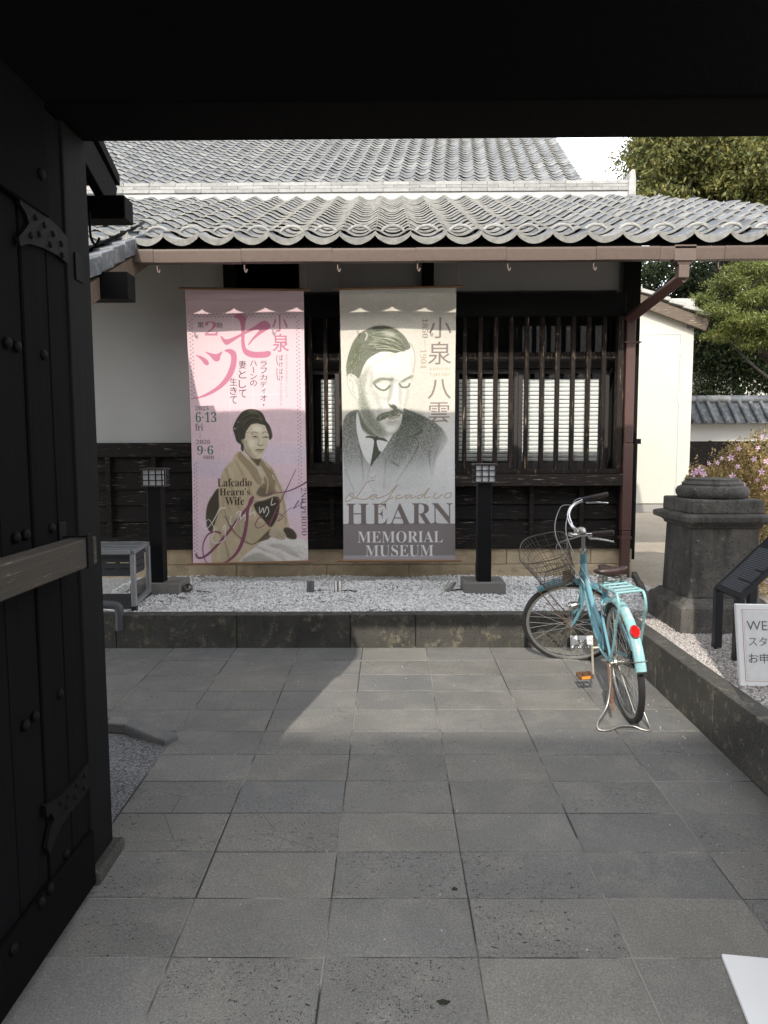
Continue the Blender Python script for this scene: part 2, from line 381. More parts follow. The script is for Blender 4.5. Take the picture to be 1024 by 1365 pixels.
def make_leaf(name, a, b, c, trans=.35):
    t = NT(name); g = t.n('ShaderNodeNewGeometry'); p = t.pos()
    col = t.ramp(g.outputs['Random Per Island'], (0, a), (.55, b), (1, c))
    col = t.mix(1.0, col, t.ramp(t.noise(p, .9, 3), (.3, .70), (.7, 1.25)), 'MULTIPLY')
    t.fin(col, .5, spec=.3)
    tl = t.n('ShaderNodeBsdfTranslucent'); t.l(col, tl.inputs[0]); mx = t.n('ShaderNodeMixShader'); mx.inputs[0].default_value = trans
    t.l(t.b.outputs[0], mx.inputs[1]); t.l(tl.outputs[0], mx.inputs[2]); t.l(mx.outputs[0], t.out.inputs[0]); return t.m
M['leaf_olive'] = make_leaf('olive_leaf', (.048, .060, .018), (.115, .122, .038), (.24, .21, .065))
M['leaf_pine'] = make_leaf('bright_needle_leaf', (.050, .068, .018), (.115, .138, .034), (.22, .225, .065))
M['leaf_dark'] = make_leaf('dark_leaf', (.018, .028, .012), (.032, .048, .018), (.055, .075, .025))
M['leaf_azalea'] = make_leaf('tan_azalea_leaf', (.17, .17, .055), (.36, .25, .11), (.48, .34, .18))
M['petal'] = make_leaf('pink_petal', (.74, .36, .62), (.82, .52, .72), (.88, .70, .82))
M['bark'] = m_plain('bark', (.030, .025, .020), .9, .5, 14, .02)
# ------------------------------------------------------------------ ground, court, kerbs, gravel
def ground():
    ys = [(-400, -7.0), (-60, -1.25), (0, -.06), (5.30, .05), (5.42, .28), (7, .325), (15, .205), (18, .21), (25, .4), (600, 1.5)]
    xs = [-500, -60, -12, -3, 1.75, 3, 6, 12, 60, 500]
    v = []; f = []
    for (y, z) in ys:
        for x in xs: v.append((x, y, z))
    n = len(xs)
    for j in range(len(ys) - 1):
        for i in range(n - 1): f.append((j * n + i, j * n + i + 1, (j + 1) * n + i + 1, (j + 1) * n + i))
    MB().add(v, f).build('ground', M['sand'], kind='structure')
ground()
CT = .353                                            # kerb top level
COLS = [-.678 + .4718 * k for k in range(-8, 5)] + [1.662]
ROWS = [.957, 1.236, 1.516, 1.795, 2.075, 2.356, 2.633, 2.914, 3.195, 3.470, 3.750, 4.052, 4.356, 4.657, 4.958, 5.262]
paving = thing('paving', 'dark grey volcanic stone paving of the entrance court', None, (0, 3, 0), kind='structure')
for k in ('label',): del paving[k]
def slab_mesh(w, d):
    g = .0023; ch = .0035
    m = MB(); hw, hd = w / 2 - g, d / 2 - g
    o = [(-hw, -hd), (hw, -hd), (hw, hd), (-hw, hd)]; i = [(-hw + ch, -hd + ch), (hw - ch, -hd + ch), (hw - ch, hd - ch), (-hw + ch, hd - ch)]
    vs = [(x, y, -.05) for x, y in o] + [(x, y, -.0025) for x, y in o] + [(x, y, 0) for x, y in i]
    fs = [(8, 9, 10, 11)] + [(a, (a + 1) % 4, 4 + (a + 1) % 4, 4 + a) for a in range(4)] + [(4 + a, 4 + (a + 1) % 4, 8 + (a + 1) % 4, 8 + a) for a in range(4)]
    me = bpy.data.meshes.new('paving_slab'); me.from_pydata(vs, [], fs); me.update(); me.materials.append(M['slab']); return me
slab_cache = {}
rs = random.Random(3)
for j in range(len(ROWS) - 1):
    for i in range(len(COLS) - 1):
        x0, x1, y0, y1 = COLS[i], COLS[i + 1], ROWS[j], ROWS[j + 1]
        if x1 < -1.0 and 2.70 < (y0 + y1) / 2 < 3.70: continue       # the speckled patch by the gate post
        if x1 < -2.6 or (x1 < -1.0 and y1 < 2.3): continue
        if y1 < 1.5 and (x1 < -1.0): continue
        key = (round(x1 - x0, 2), round(y1 - y0, 3))
        if key not in slab_cache: slab_cache[key] = slab_mesh(x1 - x0, y1 - y0)
        o = bpy.data.objects.new('paving_slab', slab_cache[key]); C.objects.link(o); o.parent = paving
        yc = (y0 + y1) / 2
        o.location = Vector(((x0 + x1) / 2 + rs.uniform(-.0014, .0014), yc + rs.uniform(-.0014, .0014), floor_z(yc) + rs.uniform(-.0012, .0012))) - paving.location
        o.rotation_euler = (math.atan(FS) + rs.uniform(-.002, .002), rs.uniform(-.0015, .0015), rs.uniform(-.002, .002))
MB().add([(-3.2, -1, floor_z(-1) - .0030), (1.66, -1, floor_z(-1) - .0030), (1.66, 5.34, floor_z(5.34) - .0030), (-3.2, 5.34, floor_z(5.34) - .0030)], [(0, 1, 2, 3)]).build('joint_mortar', M['grout'], paving)
# speckled patch and its edging stones
py0, py1 = 2.64, 3.70
MB().add([(-2.7, py0, floor_z(py0) - .001), (-1.155, py0, floor_z(py0) - .001), (-1.155, py1, floor_z(py1) - .001), (-2.7, py1, floor_z(py1) - .001)], [(0, 1, 2, 3)]).build('speckled_path', M['asphalt'], kind='structure')
edging = thing('edging', None, None, (-1.5, 3.8, 0), kind='structure')
E0, E1, E2, E3 = [atZ(px, py, .115) for px, py in ((229, 979), (174, 964), (144, 962), (95, 962))]
for (a, b) in ((E0, E1), (E1, E2), (E2, E3)):
    z = floor_z(3.85)
    g_ = (b - a).normalized() * .003; a = a + g_; b = b - g_
    MB().bar((a.x, a.y, z - .005 + .028 * (a.x < -1.3)), (b.x, b.y, z + .023), .10, .06).build('edging_stone', M['slab'], edging, bevel=.012, seg=2)
bits = MB()
for _ in range(150):
    x = rs.uniform(-1.0, 1.62); y = rs.uniform(2.0, 5.3)
    if rs.random() < .55: x = 1.62 - abs(rs.gauss(0, .22))
    s = rs.uniform(.002, .006); z = floor_z(y)
    bits.box(x, x + s, y, y + s * 1.3, z + .001, z + .001 + s * .7)
bits.build('scattered_grit', M['grit'], kind='stuff')

# kerbs of separate stones
kerb = thing('kerb', None, None, (0, 5.4, 0), kind='structure')
xs = [-2.9, -2.05, -1.15, -.30, .19, 1.02, 1.775]
for a, b in zip(xs, xs[1:]):
    box('kerb_stone', a + .002, b - .002, 5.268 + rs.uniform(-.003, .003), 5.386, .0, CT + rs.uniform(-.003, .003), M['curb'], kerb, bevel=.006, seg=2)
side = thing('kerb', None, None, (1.72, 4, 0), kind='structure')
ys = [1.4, 2.35, 3.02, 3.62, 4.42, 5.264]
for a, b in zip(ys, ys[1:]):
    box('kerb_stone', 1.665 + rs.uniform(-.003, .003), 1.775, a + .002, b - .002, -.02, CT + .014 + rs.uniform(-.003, .003), M['curb'], side, bevel=.006, seg=2)
# edging between the white pebbles and the plinth ground
bedge = thing('edging', None, None, (2.2, 6.2, .36), kind='structure')
for a, b in (((2.03, 5.50), (2.14, 5.98)), ((2.14, 6.0), (2.25, 6.42)), ((2.25, 6.44), (2.36, 6.9))):
    MB().bar((a[0], a[1], .345), (b[0], b[1], .355), .05, .06).build('edging_stone', M['curb'], bedge, bevel=.006)

def sheet(name, x0, x1, y0, y1, z, mat, nx=2, ny=2):
    v = []; f = []
    for j in range(ny):
        for i in range(nx): v.append((x0 + (x1 - x0) * i / (nx - 1), y0 + (y1 - y0) * j / (ny - 1), z))
    for j in range(ny - 1):
        for i in range(nx - 1): f.append((j * nx + i, j * nx + i + 1, (j + 1) * nx + i + 1, (j + 1) * nx + i))
    return MB().add(v, f).build(name, mat, kind='structure')
sheet('gravel_bed', -2.95, 2.34, 5.387, 7.1, .330, M['bed'])
sheet('grit_bed', 1.777, 6.0, 1.4, 5.42, .345, M['bed2'])
ICO_V, ICO_F = None, None
def ico():
    t = (1 + 5 ** .5) / 2
    v = np.array([(-1, t, 0), (1, t, 0), (-1, -t, 0), (1, -t, 0), (0, -1, t), (0, 1, t), (0, -1, -t), (0, 1, -t), (t, 0, -1), (t, 0, 1), (-t, 0, -1), (-t, 0, 1)], float)
    v /= np.linalg.norm(v[0])
    f = np.array([(0, 11, 5), (0, 5, 1), (0, 1, 7), (0, 7, 10), (0, 10, 11), (1, 5, 9), (5, 11, 4), (11, 10, 2), (10, 7, 6), (7, 1, 8), (3, 9, 4), (3, 4, 2), (3, 2, 6), (3, 6, 8), (3, 8, 9), (4, 9, 5), (2, 4, 11), (6, 2, 10), (8, 6, 7), (9, 8, 1)], int)
    return v, f
ICO_V, ICO_F = ico()
def pebbles(name, xy, zf, smin, smax, mat, flat=.62):
    n = len(xy); rg = np.random.RandomState(5)
    s = rg.uniform(smin, smax, n)
    sc = np.stack([s * rg.uniform(.75, 1.3, n), s * rg.uniform(.75, 1.3, n), s * flat * rg.uniform(.8, 1.2, n)], 1)
    a = rg.uniform(0, 6.28, n); ca, sa = np.cos(a), np.sin(a)
    v = ICO_V[None] * sc[:, None, :] * rg.uniform(.82, 1.12, (n, 12, 1))
    tilt = rg.uniform(-.5, .5, (n, 1))
    x = v[..., 0]; y = v[..., 1]; z = v[..., 2] + x * tilt
    X = x * ca[:, None] - y * sa[:, None] + xy[:, 0:1]; Y = x * sa[:, None] + y * ca[:, None] + xy[:, 1:2]
    Z = z + np.asarray(zf)[:, None] + sc[:, 2:3] * .35
    V = np.stack([X, Y, Z], -1).reshape(-1, 3)
    Fc = (ICO_F[None] + (np.arange(n) * 12)[:, None, None]).reshape(-1, 3)
    return np_obj(name, V, Fc, mat, kind='stuff')
rg = np.random.RandomState(2)
n = 27000; xy = np.stack([rg.uniform(-2.45, 2.3, n), rg.uniform(5.40, 7.0, n)], 1)
xy = xy[(xy[:, 0] < 2.0 + (xy[:, 1] - 5.5) * .235)]
zz = .328 + .012 * np.sin(xy[:, 0] * 5 + 1.3) * np.sin(xy[:, 1] * 6) + rg.uniform(0, .012, len(xy))
pebbles('white_pebbles', xy, zz, .0065, .0125, M['pebble'])
n = 21000; xy = np.stack([1.78 + 1.7 * rg.uniform(0, 1, n) ** 1.4, rg.uniform(3.0, 5.41, n)], 1)
pebbles('grey_grit', xy, np.full(len(xy), .345) + rg.uniform(0, .004, len(xy)), .0045, .0085, M['grit'])
# small hole and damp moss spot in the slabs
for (px, py, r_, a) in ((606, 1187, .010, 1.0), (591, 1334, .018, .55)):
    p = atZ(px, py, floor_z(2.2)); p.z = floor_z(p.y) + .0012
    pts = [(p.x + r_ * (1 + .25 * math.sin(3 * t + px)) * math.cos(t), p.y + r_ * a * (1 + .2 * math.sin(5 * t)) * math.sin(t)) for t in [2 * PI * k / 16 for k in range(16)]]
    MB().prism(pts, lambda x, y, t: (x, y, p.z + t), .0015).build('moss_spot', m_plain('dark_moss', (.018, .019, .009), .9, .5, 60, .002), kind='stuff')

# ------------------------------------------------------------------ the gate we stand in
GX0, GX1 = -1.07, 1.52
gate = thing('wooden_gate', 'black timber gate with open plank door framing the whole view', 'gate', (0, 2.6, 0))
tz = floor_z(2.55)
box('post', -1.24, GX0, 2.45, 2.64, tz + .045, 2.67, M['gate_edge'], gate, bevel=.006, seg=2)
box('post', GX1, GX1 + .2, 2.45, 2.64, tz + .045, 2.67, M['gatewood'], gate, bevel=.006, seg=2)
box('post_base', -1.28, GX0 + .035, 2.42, 2.67, tz - .03, tz + .043, M['curb'], gate, bevel=.01, seg=2)
box('post_base', GX1 - .035, GX1 + .24, 2.42, 2.67, tz - .03, tz + .043, M['curb'], gate, bevel=.01, seg=2)
LZ = atY(512, 187, 2.69).z
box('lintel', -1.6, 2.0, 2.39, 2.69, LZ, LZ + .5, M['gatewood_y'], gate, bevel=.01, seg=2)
box('wall_board', -4.2, GX0 - .18, 2.52, 2.60, -.05, 2.9, M['gatewood'], gate)
box('wall_board', -4.2, 2.0, 2.52, 2.60, LZ + .502, 4.72, M['gatewood'], gate)
box('wall_board', -4.2, -1.602, 2.52, 2.60, 2.902, LZ + .50, M['gatewood'], gate)
box('wall_board', GX1 + .202, 2.0, 2.52, 2.60, -.05, LZ, M['gatewood'], gate)
TB = 3.36
box('shade_beam', -4.2, 2.0, 1.12, 1.30, TB, TB + .84, M['gatewood_y'], gate)  # unseen beam, added and deepened to cap the low sunbeam
box('side_wall', -4.2, -4.1, 1.12, 2.5, -.05, 4.1, M['gatewood'], gate)
# roof of the gate: two slopes of boards with tiles' thickness
ridge_y, ridge_z, fe, fz = 2.4, 4.86, 3.72, 4.10
for (ye, ze) in ((fe, fz), (1.08, fz)):
    v = [(-4.3, ridge_y, ridge_z), (2.05, ridge_y, ridge_z), (2.05, ye, ze), (-4.3, ye, ze)]
    v += [(x, y, z - .14) for x, y, z in v]
    MB().add(v, [(0, 1, 2, 3), (7, 6, 5, 4), (0, 4, 5, 1), (1, 5, 6, 2), (2, 6, 7, 3), (3, 7, 4, 0)]).build('roof', M['blackwood'], gate)
# door leaf, opened towards us along the left
door = thing('door_leaf', None, None, (-1.07, 2.5, 0)); door.parent = gate; door.location = Vector((-1.07, 2.5, 0)) - gate.location
DX = -1.06
edges = [2.40, 2.27, 2.115, 1.94, 1.78, 1.66]
for a, b in zip(edges, edges[1:]):
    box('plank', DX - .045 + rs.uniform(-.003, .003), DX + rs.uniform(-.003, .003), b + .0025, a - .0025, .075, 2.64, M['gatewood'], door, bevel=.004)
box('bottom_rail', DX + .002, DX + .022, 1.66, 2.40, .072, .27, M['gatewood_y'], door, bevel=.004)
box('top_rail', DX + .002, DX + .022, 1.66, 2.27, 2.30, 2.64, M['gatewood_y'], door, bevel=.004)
studs = [(8, 457), (21, 462), (56, 473), (20, 717), (33, 713), (67, 704), (32, 967), (45, 955), (78, 925), (86, 1138), (56, 1185), (44, 1203), (6, 1265), (44, 232)]
for (px, py) in studs:
    p = atX(px, py, DX)
    MB().lathe([(.017, 0), (.016, .006), (.011, .011), (.004, .013)], 12, Matrix.Rotation(PI / 2, 3, 'Y').to_4x4(), (DX + .002 + (.02 if py > 1150 or py < 250 else 0), p.y, p.z)).build('stud', M['iron'], door, smooth=True)
def hinge(pts):
    q = [atX(px, py, DX) for px, py in pts]
    o = MB().prism([(p.y, p.z) for p in q], lambda a, b, t: (DX + .004 + t, a, b), .012)
    # rivets along the strap
    return o
h1 = hinge([(15, 248), (24, 262), (33, 270), (45, 280), (60, 292), (72, 303), (83, 316), (85, 352), (70, 340), (50, 330), (32, 325), (20, 328), (18, 316), (26, 306), (32, 298), (28, 285), (20, 272)])
for (px, py) in ((40, 290), (52, 300), (64, 312), (75, 325), (45, 312), (60, 326), (76, 340), (34, 314)):
    p = atX(px, py, DX); h1.lathe([(.011, 0), (.009, .006), (.003, .009)], 8, Matrix.Rotation(PI / 2, 3, 'Y').to_4x4(), (DX + .015, p.y, p.z))
h1.build('strap_hinge', M['iron'], door)
h2 = hinge([(112, 1016), (114, 1048), (104, 1064), (90, 1080), (76, 1100), (66, 1122), (60, 1140), (56, 1130), (60, 1108), (66, 1092), (62, 1084), (56, 1090), (54, 1074), (70, 1064), (88, 1048), (102, 1030)])
for (px, py) in ((106, 1034), (106, 1050), (96, 1046), (94, 1062), (84, 1060), (82, 1076), (74, 1070)):
    p = atX(px, py, DX); h2.lathe([(.010, 0), (.008, .006), (.003, .008)], 8, Matrix.Rotation(PI / 2, 3, 'Y').to_4x4(), (DX + .015, p.y, p.z))
h2.build('strap_hinge', M['iron'], door)
zb = 1.262
MB().bar((DX + .052, 1.62, zb), (DX + .052, 2.36, zb), .072, .092).build('crossbar', M['barwood'], door, bevel=.004)
br = MB(); br.box(DX + .002, DX + .094, 2.292, 2.300, zb - .050, zb - .044); br.box(DX + .088, DX + .094, 2.275, 2.32, zb - .05, zb + .062); br.box(DX + .002, DX + .094, 2.292, 2.30, zb + .049, zb + .055)
br.box(DX + .002, DX + .008, 2.27, 2.32, zb - .05, zb + .10)
br.build('crossbar_bracket', M['iron'], door, bevel=.002)
# right leaf, out of view beside us
box('door_leaf', 1.53, 1.58, 1.45, 2.40, .07, 2.64, M['gatewood'], gate)
# small iron plate on the post
p = atX(104, 355, GX0)
MB().box(GX0, GX0 + .006, p.y - .03, p.y + .03, p.z - .05, p.z + .04).build('iron_plate', M['iron'], gate)

# side wing with its low roof, seen past the post
wing = thing('gate_side_wing', 'dark low roof edge with projecting beam end beside the gate post, top left', 'roof', (-1.6, 3.3, 2.2))
a, b = Vector((-1.345, 2.78, 3.10)), Vector((-1.33, 3.56, 2.775))
MB().bar(a, b, .045, .15).build('barge_board', M['blackwood'], wing, bevel=.004)
v = [(-1.30, 2.80, 3.20), (-1.30, 3.60, 2.86), (-3.5, 3.60, 2.86), (-3.5, 2.80, 3.20)]; v += [(x, y, z + .05) for x, y, z in v]
MB().add(v, [(0, 1, 2, 3), (7, 6, 5, 4), (0, 4, 5, 1), (1, 5, 6, 2), (2, 6, 7, 3), (3, 7, 4, 0)]).build('roof', M['blackwood'], wing)
q0 = atY(122, 295, 3.4); q1 = atY(170, 262, 3.4)
box('beam_end', -1.75, q1.x, 3.36, 3.47, q0.z, q1.z - .005, M['blackwood'], wing, bevel=.004)
box('wall', -4.2, -1.40, 2.61, 3.30, -.05, 2.55, M['blackwood'], wing)
hk = atY(127, 320, 3.3)
MB().tube(spline([(hk.x - .02, 3.3, hk.z + .12), (hk.x - .02, 3.3, hk.z + .02), (hk.x, 3.3, hk.z - .02), (hk.x + .02, 3.3, hk.z + .01)], 5), .006, 6).build('hook', M['iron'], wing)

# unseen house added behind us, ridge height set to shade the near court
far = thing('house', 'unseen plain dark house added behind the gate to shade the court', 'house', (0, -10, -.3))
box('wall', -16, 14, -13, -8.6, -.5, 6.6, M['plaster_old'], far)
RZ = .075 + .75 * (3.70 + 10.5)
v = [(-17, -14, 6.6), (15, -14, 6.6), (15, -10.5, RZ), (-17, -10.5, RZ), (-17, -7.6, 6.6), (15, -7.6, 6.6)]
MB().add(v, [(0, 1, 2, 3), (3, 2, 5, 4), (0, 3, 4), (1, 5, 2), (0, 4, 5, 1)]).build('roof', M['tile'], far)
# loose white sheet on the slabs
c0 = atZ(962, 1277, floor_z(2.15)); ex = Vector((.99, -.135, 0)); ey = Vector((-.17, -.985, 0)).normalized()
zf = floor_z(2.1) + .002
v = []
for t in (0, .012):
    for (i, j) in ((0, 0), (.42, 0), (.42, .36), (0, .36)):
        q = c0 + ex * i + ey * j; v.append((q.x, q.y, floor_z(q.y) + .003 + t))
o = MB().add(v, [(3, 2, 1, 0), (4, 5, 6, 7), (0, 1, 5, 4), (1, 2, 6, 5), (2, 3, 7, 6), (3, 0, 4, 7)]).build('white_board', M['paper'])
tag(o, 'blank white board lying flat on the paving at the bottom right', 'board')
# ------------------------------------------------------------------ the museum house
WY = 6.96                                            # wall plane
house = thing('traditional_house', 'single storey Japanese house with grey tiled roof and dark plank wall', 'house', (0, 8, .36))
rs = random.Random(11)
GZ = .32
XL, XR = -3.6, 2.345
def zY(py, y=WY, px=520): return atY(px, py, y).z
def xY(px, y=WY, py=560): return atY(px, py, y).x
# foundation of tan stone blocks
fz = zY(731)
for (z0, z1, cuts) in ((GZ - .08, zY(752), [XL, -2.35, -1.5, -.62, .18, .83, 1.62, XR]), (zY(752), fz, [XL, -2.75, -1.93, -1.08, -.35, .47, 1.13, 1.95, XR])):
    for a, b in zip(cuts, cuts[1:]):
        box('foundation_stone', a + .002, b - .002, WY - .02 + rs.uniform(-.004, .004), WY + .2, z0 + .002, z1 - .002, M['tanstone'], house, bevel=.004)
# posts
for (x0, x1) in ((xY(824, WY, 560), XR), (xY(300, WY, 380), xY(317, WY, 380)), (xY(562, WY, 375), xY(578, WY, 375))):
    top = 3.42
    bot = fz if x1 > 2 else zY(398)
    box('post', x0, x1, WY - .075, WY + .12, bot, top, M['blackwood'], house, bevel=.005)
z_a, z_b = zY(356), zY(389)
box('head_beam', XL, XR, WY - .06, WY + .15, 3.36, 3.56, M['blackwood'], house)
box('plaster_band', xY(317, WY, 380) , xY(562, WY, 380), WY - .012, WY + .1, z_b, 3.36, M['plaster_old'], house)
box('plaster_band', xY(578, WY, 380), xY(824, WY, 380), WY - .012, WY + .1, z_b, 3.36, M['plaster_old'], house)
# left bay: plaster over planks
xb = xY(402, WY, 560); z_p = zY(589)
box('plaster_wall', XL, xb, WY - .012, WY + .1, z_p, 3.36, M['plaster'], house)
box('sill_beam', XL, xb, WY - .06, WY + .1, zY(608), z_p, M['plank'], house, bevel=.004)
def planks(x0, x1, rows, battens):
    for (py0, py1) in zip(rows, rows[1:]):
        z1, z0 = zY(py0), zY(py1)
        m = MB()
        # lapped board: its lower edge stands proud
        y1 = WY - .006; y0 = WY - .030
        m.add([(x0, y1, z1 + .012), (x1, y1, z1 + .012), (x1, y0, z0), (x0, y0, z0), (x0, WY + .05, z1 + .012), (x1, WY + .05, z1 + .012), (x1, WY + .05, z0), (x0, WY + .05, z0)],
              [(0, 1, 2, 3), (4, 5, 6, 7), (0, 1, 5, 4), (3, 2, 6, 7), (0, 3, 7, 4), (1, 2, 6, 5)])
        m.build('plank', M['plank'], house)
    for bx in battens:
        box('batten', bx - .022, bx + .022, WY - .058, WY - .02, zY(rows[-1]), zY(rows[0]), M['plank'], house, bevel=.003)
planks(XL, xb, [608, 628, 651, 672, 694, 714], [xY(144), xY(205), xY(330)])
planks(xb, xY(825), [640, 651, 672, 692, 714], [xY(709), xY(776), xY(442), xY(560)])
box('ground_sill', XL, xY(825), WY - .05, WY + .1, fz, zY(714), M['plank'], house, bevel=.004)
box('shutter_board', xY(240), xY(262), WY - .07, WY - .035, zY(677), zY(664), M['blackwood'], house)
# lattice bay
LY = 6.87
lat = thing('lattice_window', None, None, (1, LY, 1)); lat.parent = house; lat.location = Vector((1, LY, 1)) - house.location
lx0, lx1 = xY(402, LY), xY(829, LY)
def zL(py): return zY(py, LY)
box('head_rail', lx0, lx1, LY - .05, LY + .10, zL(424), zL(393), M['blackwood'], lat, bevel=.004)
box('sill', lx0 - .02, lx1 + .02, LY - .07, WY - .0, zL(648), zL(632.5), M['sillwood'], lat, bevel=.005, seg=2)
box('bottom_rail', lx0, lx1, LY - .045, LY + .03, zL(632), zL(626), M['lattice'], lat, bevel=.003)
box('mid_rail', lx0, lx1, LY + .022, LY + .05, zL(479), zL(470), M['lattice'], lat, bevel=.003)
for px in (405, 824): box('stile', xY(px - 4, LY), xY(px + 4, LY), LY - .045, LY + .05, zL(626), zL(424), M['lattice'], lat, bevel=.004)
px = 619.0 - 20.42 * 10
while px < 812:
    x = xY(px, LY)
    if abs(px - 405) > 8:
        box('lattice_bar', x - .019, x + .019, LY - .03, LY + .02, zL(626), zL(424), M['lattice'], lat, bevel=.003)
    px += 20.42
# glazing behind
GYW = 7.06
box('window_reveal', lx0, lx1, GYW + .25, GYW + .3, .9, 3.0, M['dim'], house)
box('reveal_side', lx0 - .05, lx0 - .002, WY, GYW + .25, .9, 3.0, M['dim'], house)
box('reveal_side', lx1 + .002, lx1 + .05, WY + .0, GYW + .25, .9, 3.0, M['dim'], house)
box('reveal_floor', lx0, lx1, WY + .01, GYW + .25, zY(640), zY(632), M['blackwood'], house)
def zG(py): return zY(py, GYW)
def xG(px): return xY(px, GYW)
box('transom', lx0, lx1, GYW - .03, GYW + .03, zG(492), zG(478), M['frame_dark'], house, bevel=.003)
for (a, b, bl) in ((404, 453, (428, 446)), (454, 612, (456, 609)), (606, 690, (608, 686)), (691, 812, (697, 800))):
    off = .03 if a in (454, 691) else 0
    w_ = thing('window', None, None, (0, 0, 0)); w_.parent = house; w_.location = Vector((xG((a + b) / 2), GYW + off, 1.5)) - house.location
    f = MB(); z0, z1 = zG(627), zG(493); x0, x1 = xG(a), xG(b); t = .042; yy = GYW + off
    for q in ((x0, x0 + t, z0, z1), (x1 - t, x1, z0, z1), (x0 + t, x1 - t, z0, z0 + .07), (x0 + t, x1 - t, z1 - .04, z1)):
        f.box(q[0], q[1], yy - .015, yy + .015, q[2], q[3])
    f.build('window_frame', M['frame_dark'], w_, bevel=.002)
    box('pane', x0 + t - .004, x1 - t + .004, yy - .002, yy + .002, z0 + .066, z1 - .036, M['glass'], w_)
    # blinds: closed slats with a thin dark joint at each overlap
    by = yy + .05; first = None; zt, zb2 = zG(505), zG(616); n = 20; pit = (zt - zb2) / n
    bx0, bx1 = xG(bl[0]), xG(bl[1])
    for k in range(n):
        zc = zb2 + (k + .5) * pit
        m = MB(); hh = pit * .41
        prof = [(-.004, -hh), (-.0075, 0), (-.002, hh)]
        vs = []; fs = []
        for t_ in (0, .0012):
            for (dy, dz) in prof:
                for x in (bx0, bx1): vs.append((x, by + dy + t_, zc + dz))
        fs = [(0, 1, 3, 2), (2, 3, 5, 4), (6, 8, 9, 7), (8, 10, 11, 9), (0, 6, 7, 1), (4, 5, 11, 10), (0, 2, 8, 6), (2, 4, 10, 8), (1, 7, 9, 3), (3, 9, 11, 5)]
        if first is None: first = m.add(vs, fs).build('blind_slat', M['blind'], w_)
        else: copy_at(first, (first.location.x + w_.location.x + house.location.x, by - .0045, zc), w_)
    box('blind_backing', bx0, bx1, by + .012, by + .02, zb2, zt, M['frame_dark'], w_)
# upper glazing panes behind the lattice
for (a, b) in ((408, 505), (510, 607), (612, 690), (695, 812)):
    box('pane', xG(a), xG(b), GYW - .004, GYW + .002, zG(477), zG(436), M['glass'], house)
# side wall of the house going back
box('side_wall', XR - .10, XR - .01, WY + .122, 12.0, GZ - .08, 3.4, M['plank'], house)
box('back_wall', XL, XR, 12.0, 12.1, GZ - .08, 3.4, M['plaster'], house)
box('side_wall', XL - .1, XL, WY, 12.1, GZ - .08, 3.4, M['plaster'], house)

# ------------------------------------------------------------------ roofs of single tiles
EY, EZ = 6.06, 3.27                                 # eave line
S1 = .402; TY = 10.3; TZ = EZ + S1 * (TY - EY)
PX_, EXP = .286, .262
def wave(u): return .050 * (1 - math.sin(PI * min(max(u, 0), 1)) ** .85) + (.006 if u < .06 or u > .94 else 0)
def roll(u): return .052 * (.5 + .5 * math.cos(2 * PI * u)) ** 1.5
def tile_mesh(name, front, mat, edge=None, n=12, L=.30, wave=wave):
    vs = []; fs = []; mi = []
    us = [i / n for i in range(n + 1)]
    for (y, lift) in ((0, .027), (L, -.004)):
        for u in us: vs.append(((u - .5) * PX_ * 1.03, y, wave(u) + lift + .006 * u))
    for u in us: vs.append(((u - .5) * PX_ * 1.03, 0.0, wave(u) + .027 + .006 * u - (front if front < .03 else front * (.62 + .38 * math.sin(PI * u)))))
    m = n + 1
    for i in range(n): fs.append((i, i + 1, m + i + 1, m + i)); mi.append(0)
    for i in range(n): fs.append((2 * m + i, 2 * m + i + 1, i + 1, i)); mi.append(1)
    if front > .03:
        for u in us: vs.append(((u - .5) * PX_ * 1.03, .03, wave(u) + .0))
        for i in range(n): fs.append((3 * m + i, 3 * m + i + 1, 2 * m + i + 1, 2 * m + i)); mi.append(1)
    me = bpy.data.meshes.new(name); me.from_pydata(vs, [], fs); me.update()
    me.materials.append(M['tile']); me.materials.append(edge or M['tile'])
    me.polygons.foreach_set('material_index', mi)
    me.polygons.foreach_set('use_smooth', [k == 0 for k in mi]); return me
T_roof = tile_mesh('roof_tile', .016, M['tile'], M['tile_edge'], wave=roll); T_eave = tile_mesh('eave_tile', .050, M['tile'], M['tile_edge'])
def roof_part(name, verts, th=.03):
    v = [Vector(p) for p in verts]; v += [p - Vector((0, 0, th)) for p in v]; n = len(verts)
    return MB().add(v, [tuple(range(n)), tuple(range(n, 2 * n))[::-1]] + [(i, (i + 1) % n, n + (i + 1) % n, n + i) for i in range(n)]).build(name, M['blackwood'], house)
HX = 3.33                                            # where the hip leaves the ridge band
def hipx(y): return HX + (TY - y) * .54
roofA = roof_part('roof', [(-2.12, EY + .03, EZ - .012), (hipx(EY + .03), EY + .03, EZ - .012), (HX, TY, TZ - .03), (-5.8, TY, TZ - .03), (-5.8, EY + .5, EZ + .5 * S1 - .03), (-2.12, EY + .5, EZ + .5 * S1 - .03)])
MB().bar((hipx(EY + .03) - .03, EY + .03, EZ - .06), (HX - .03, TY, TZ - .085), .03, .12).build('verge_board', M['blackwood'], house)
def lay(par, mesh, x, y, z, slope, rz=0, name=None):
    o = bpy.data.objects.new(name or mesh.name, mesh); C.objects.link(o); o.parent = par
    o.location = Vector((x + rs.uniform(-.004, .004), y, z + rs.uniform(-.002, .003))) - wloc(par)
    o.rotation_euler = (math.atan(slope) + rs.uniform(-.012, .012), rs.uniform(-.012, .012), rz + rs.uniform(-.012, .012)); return o
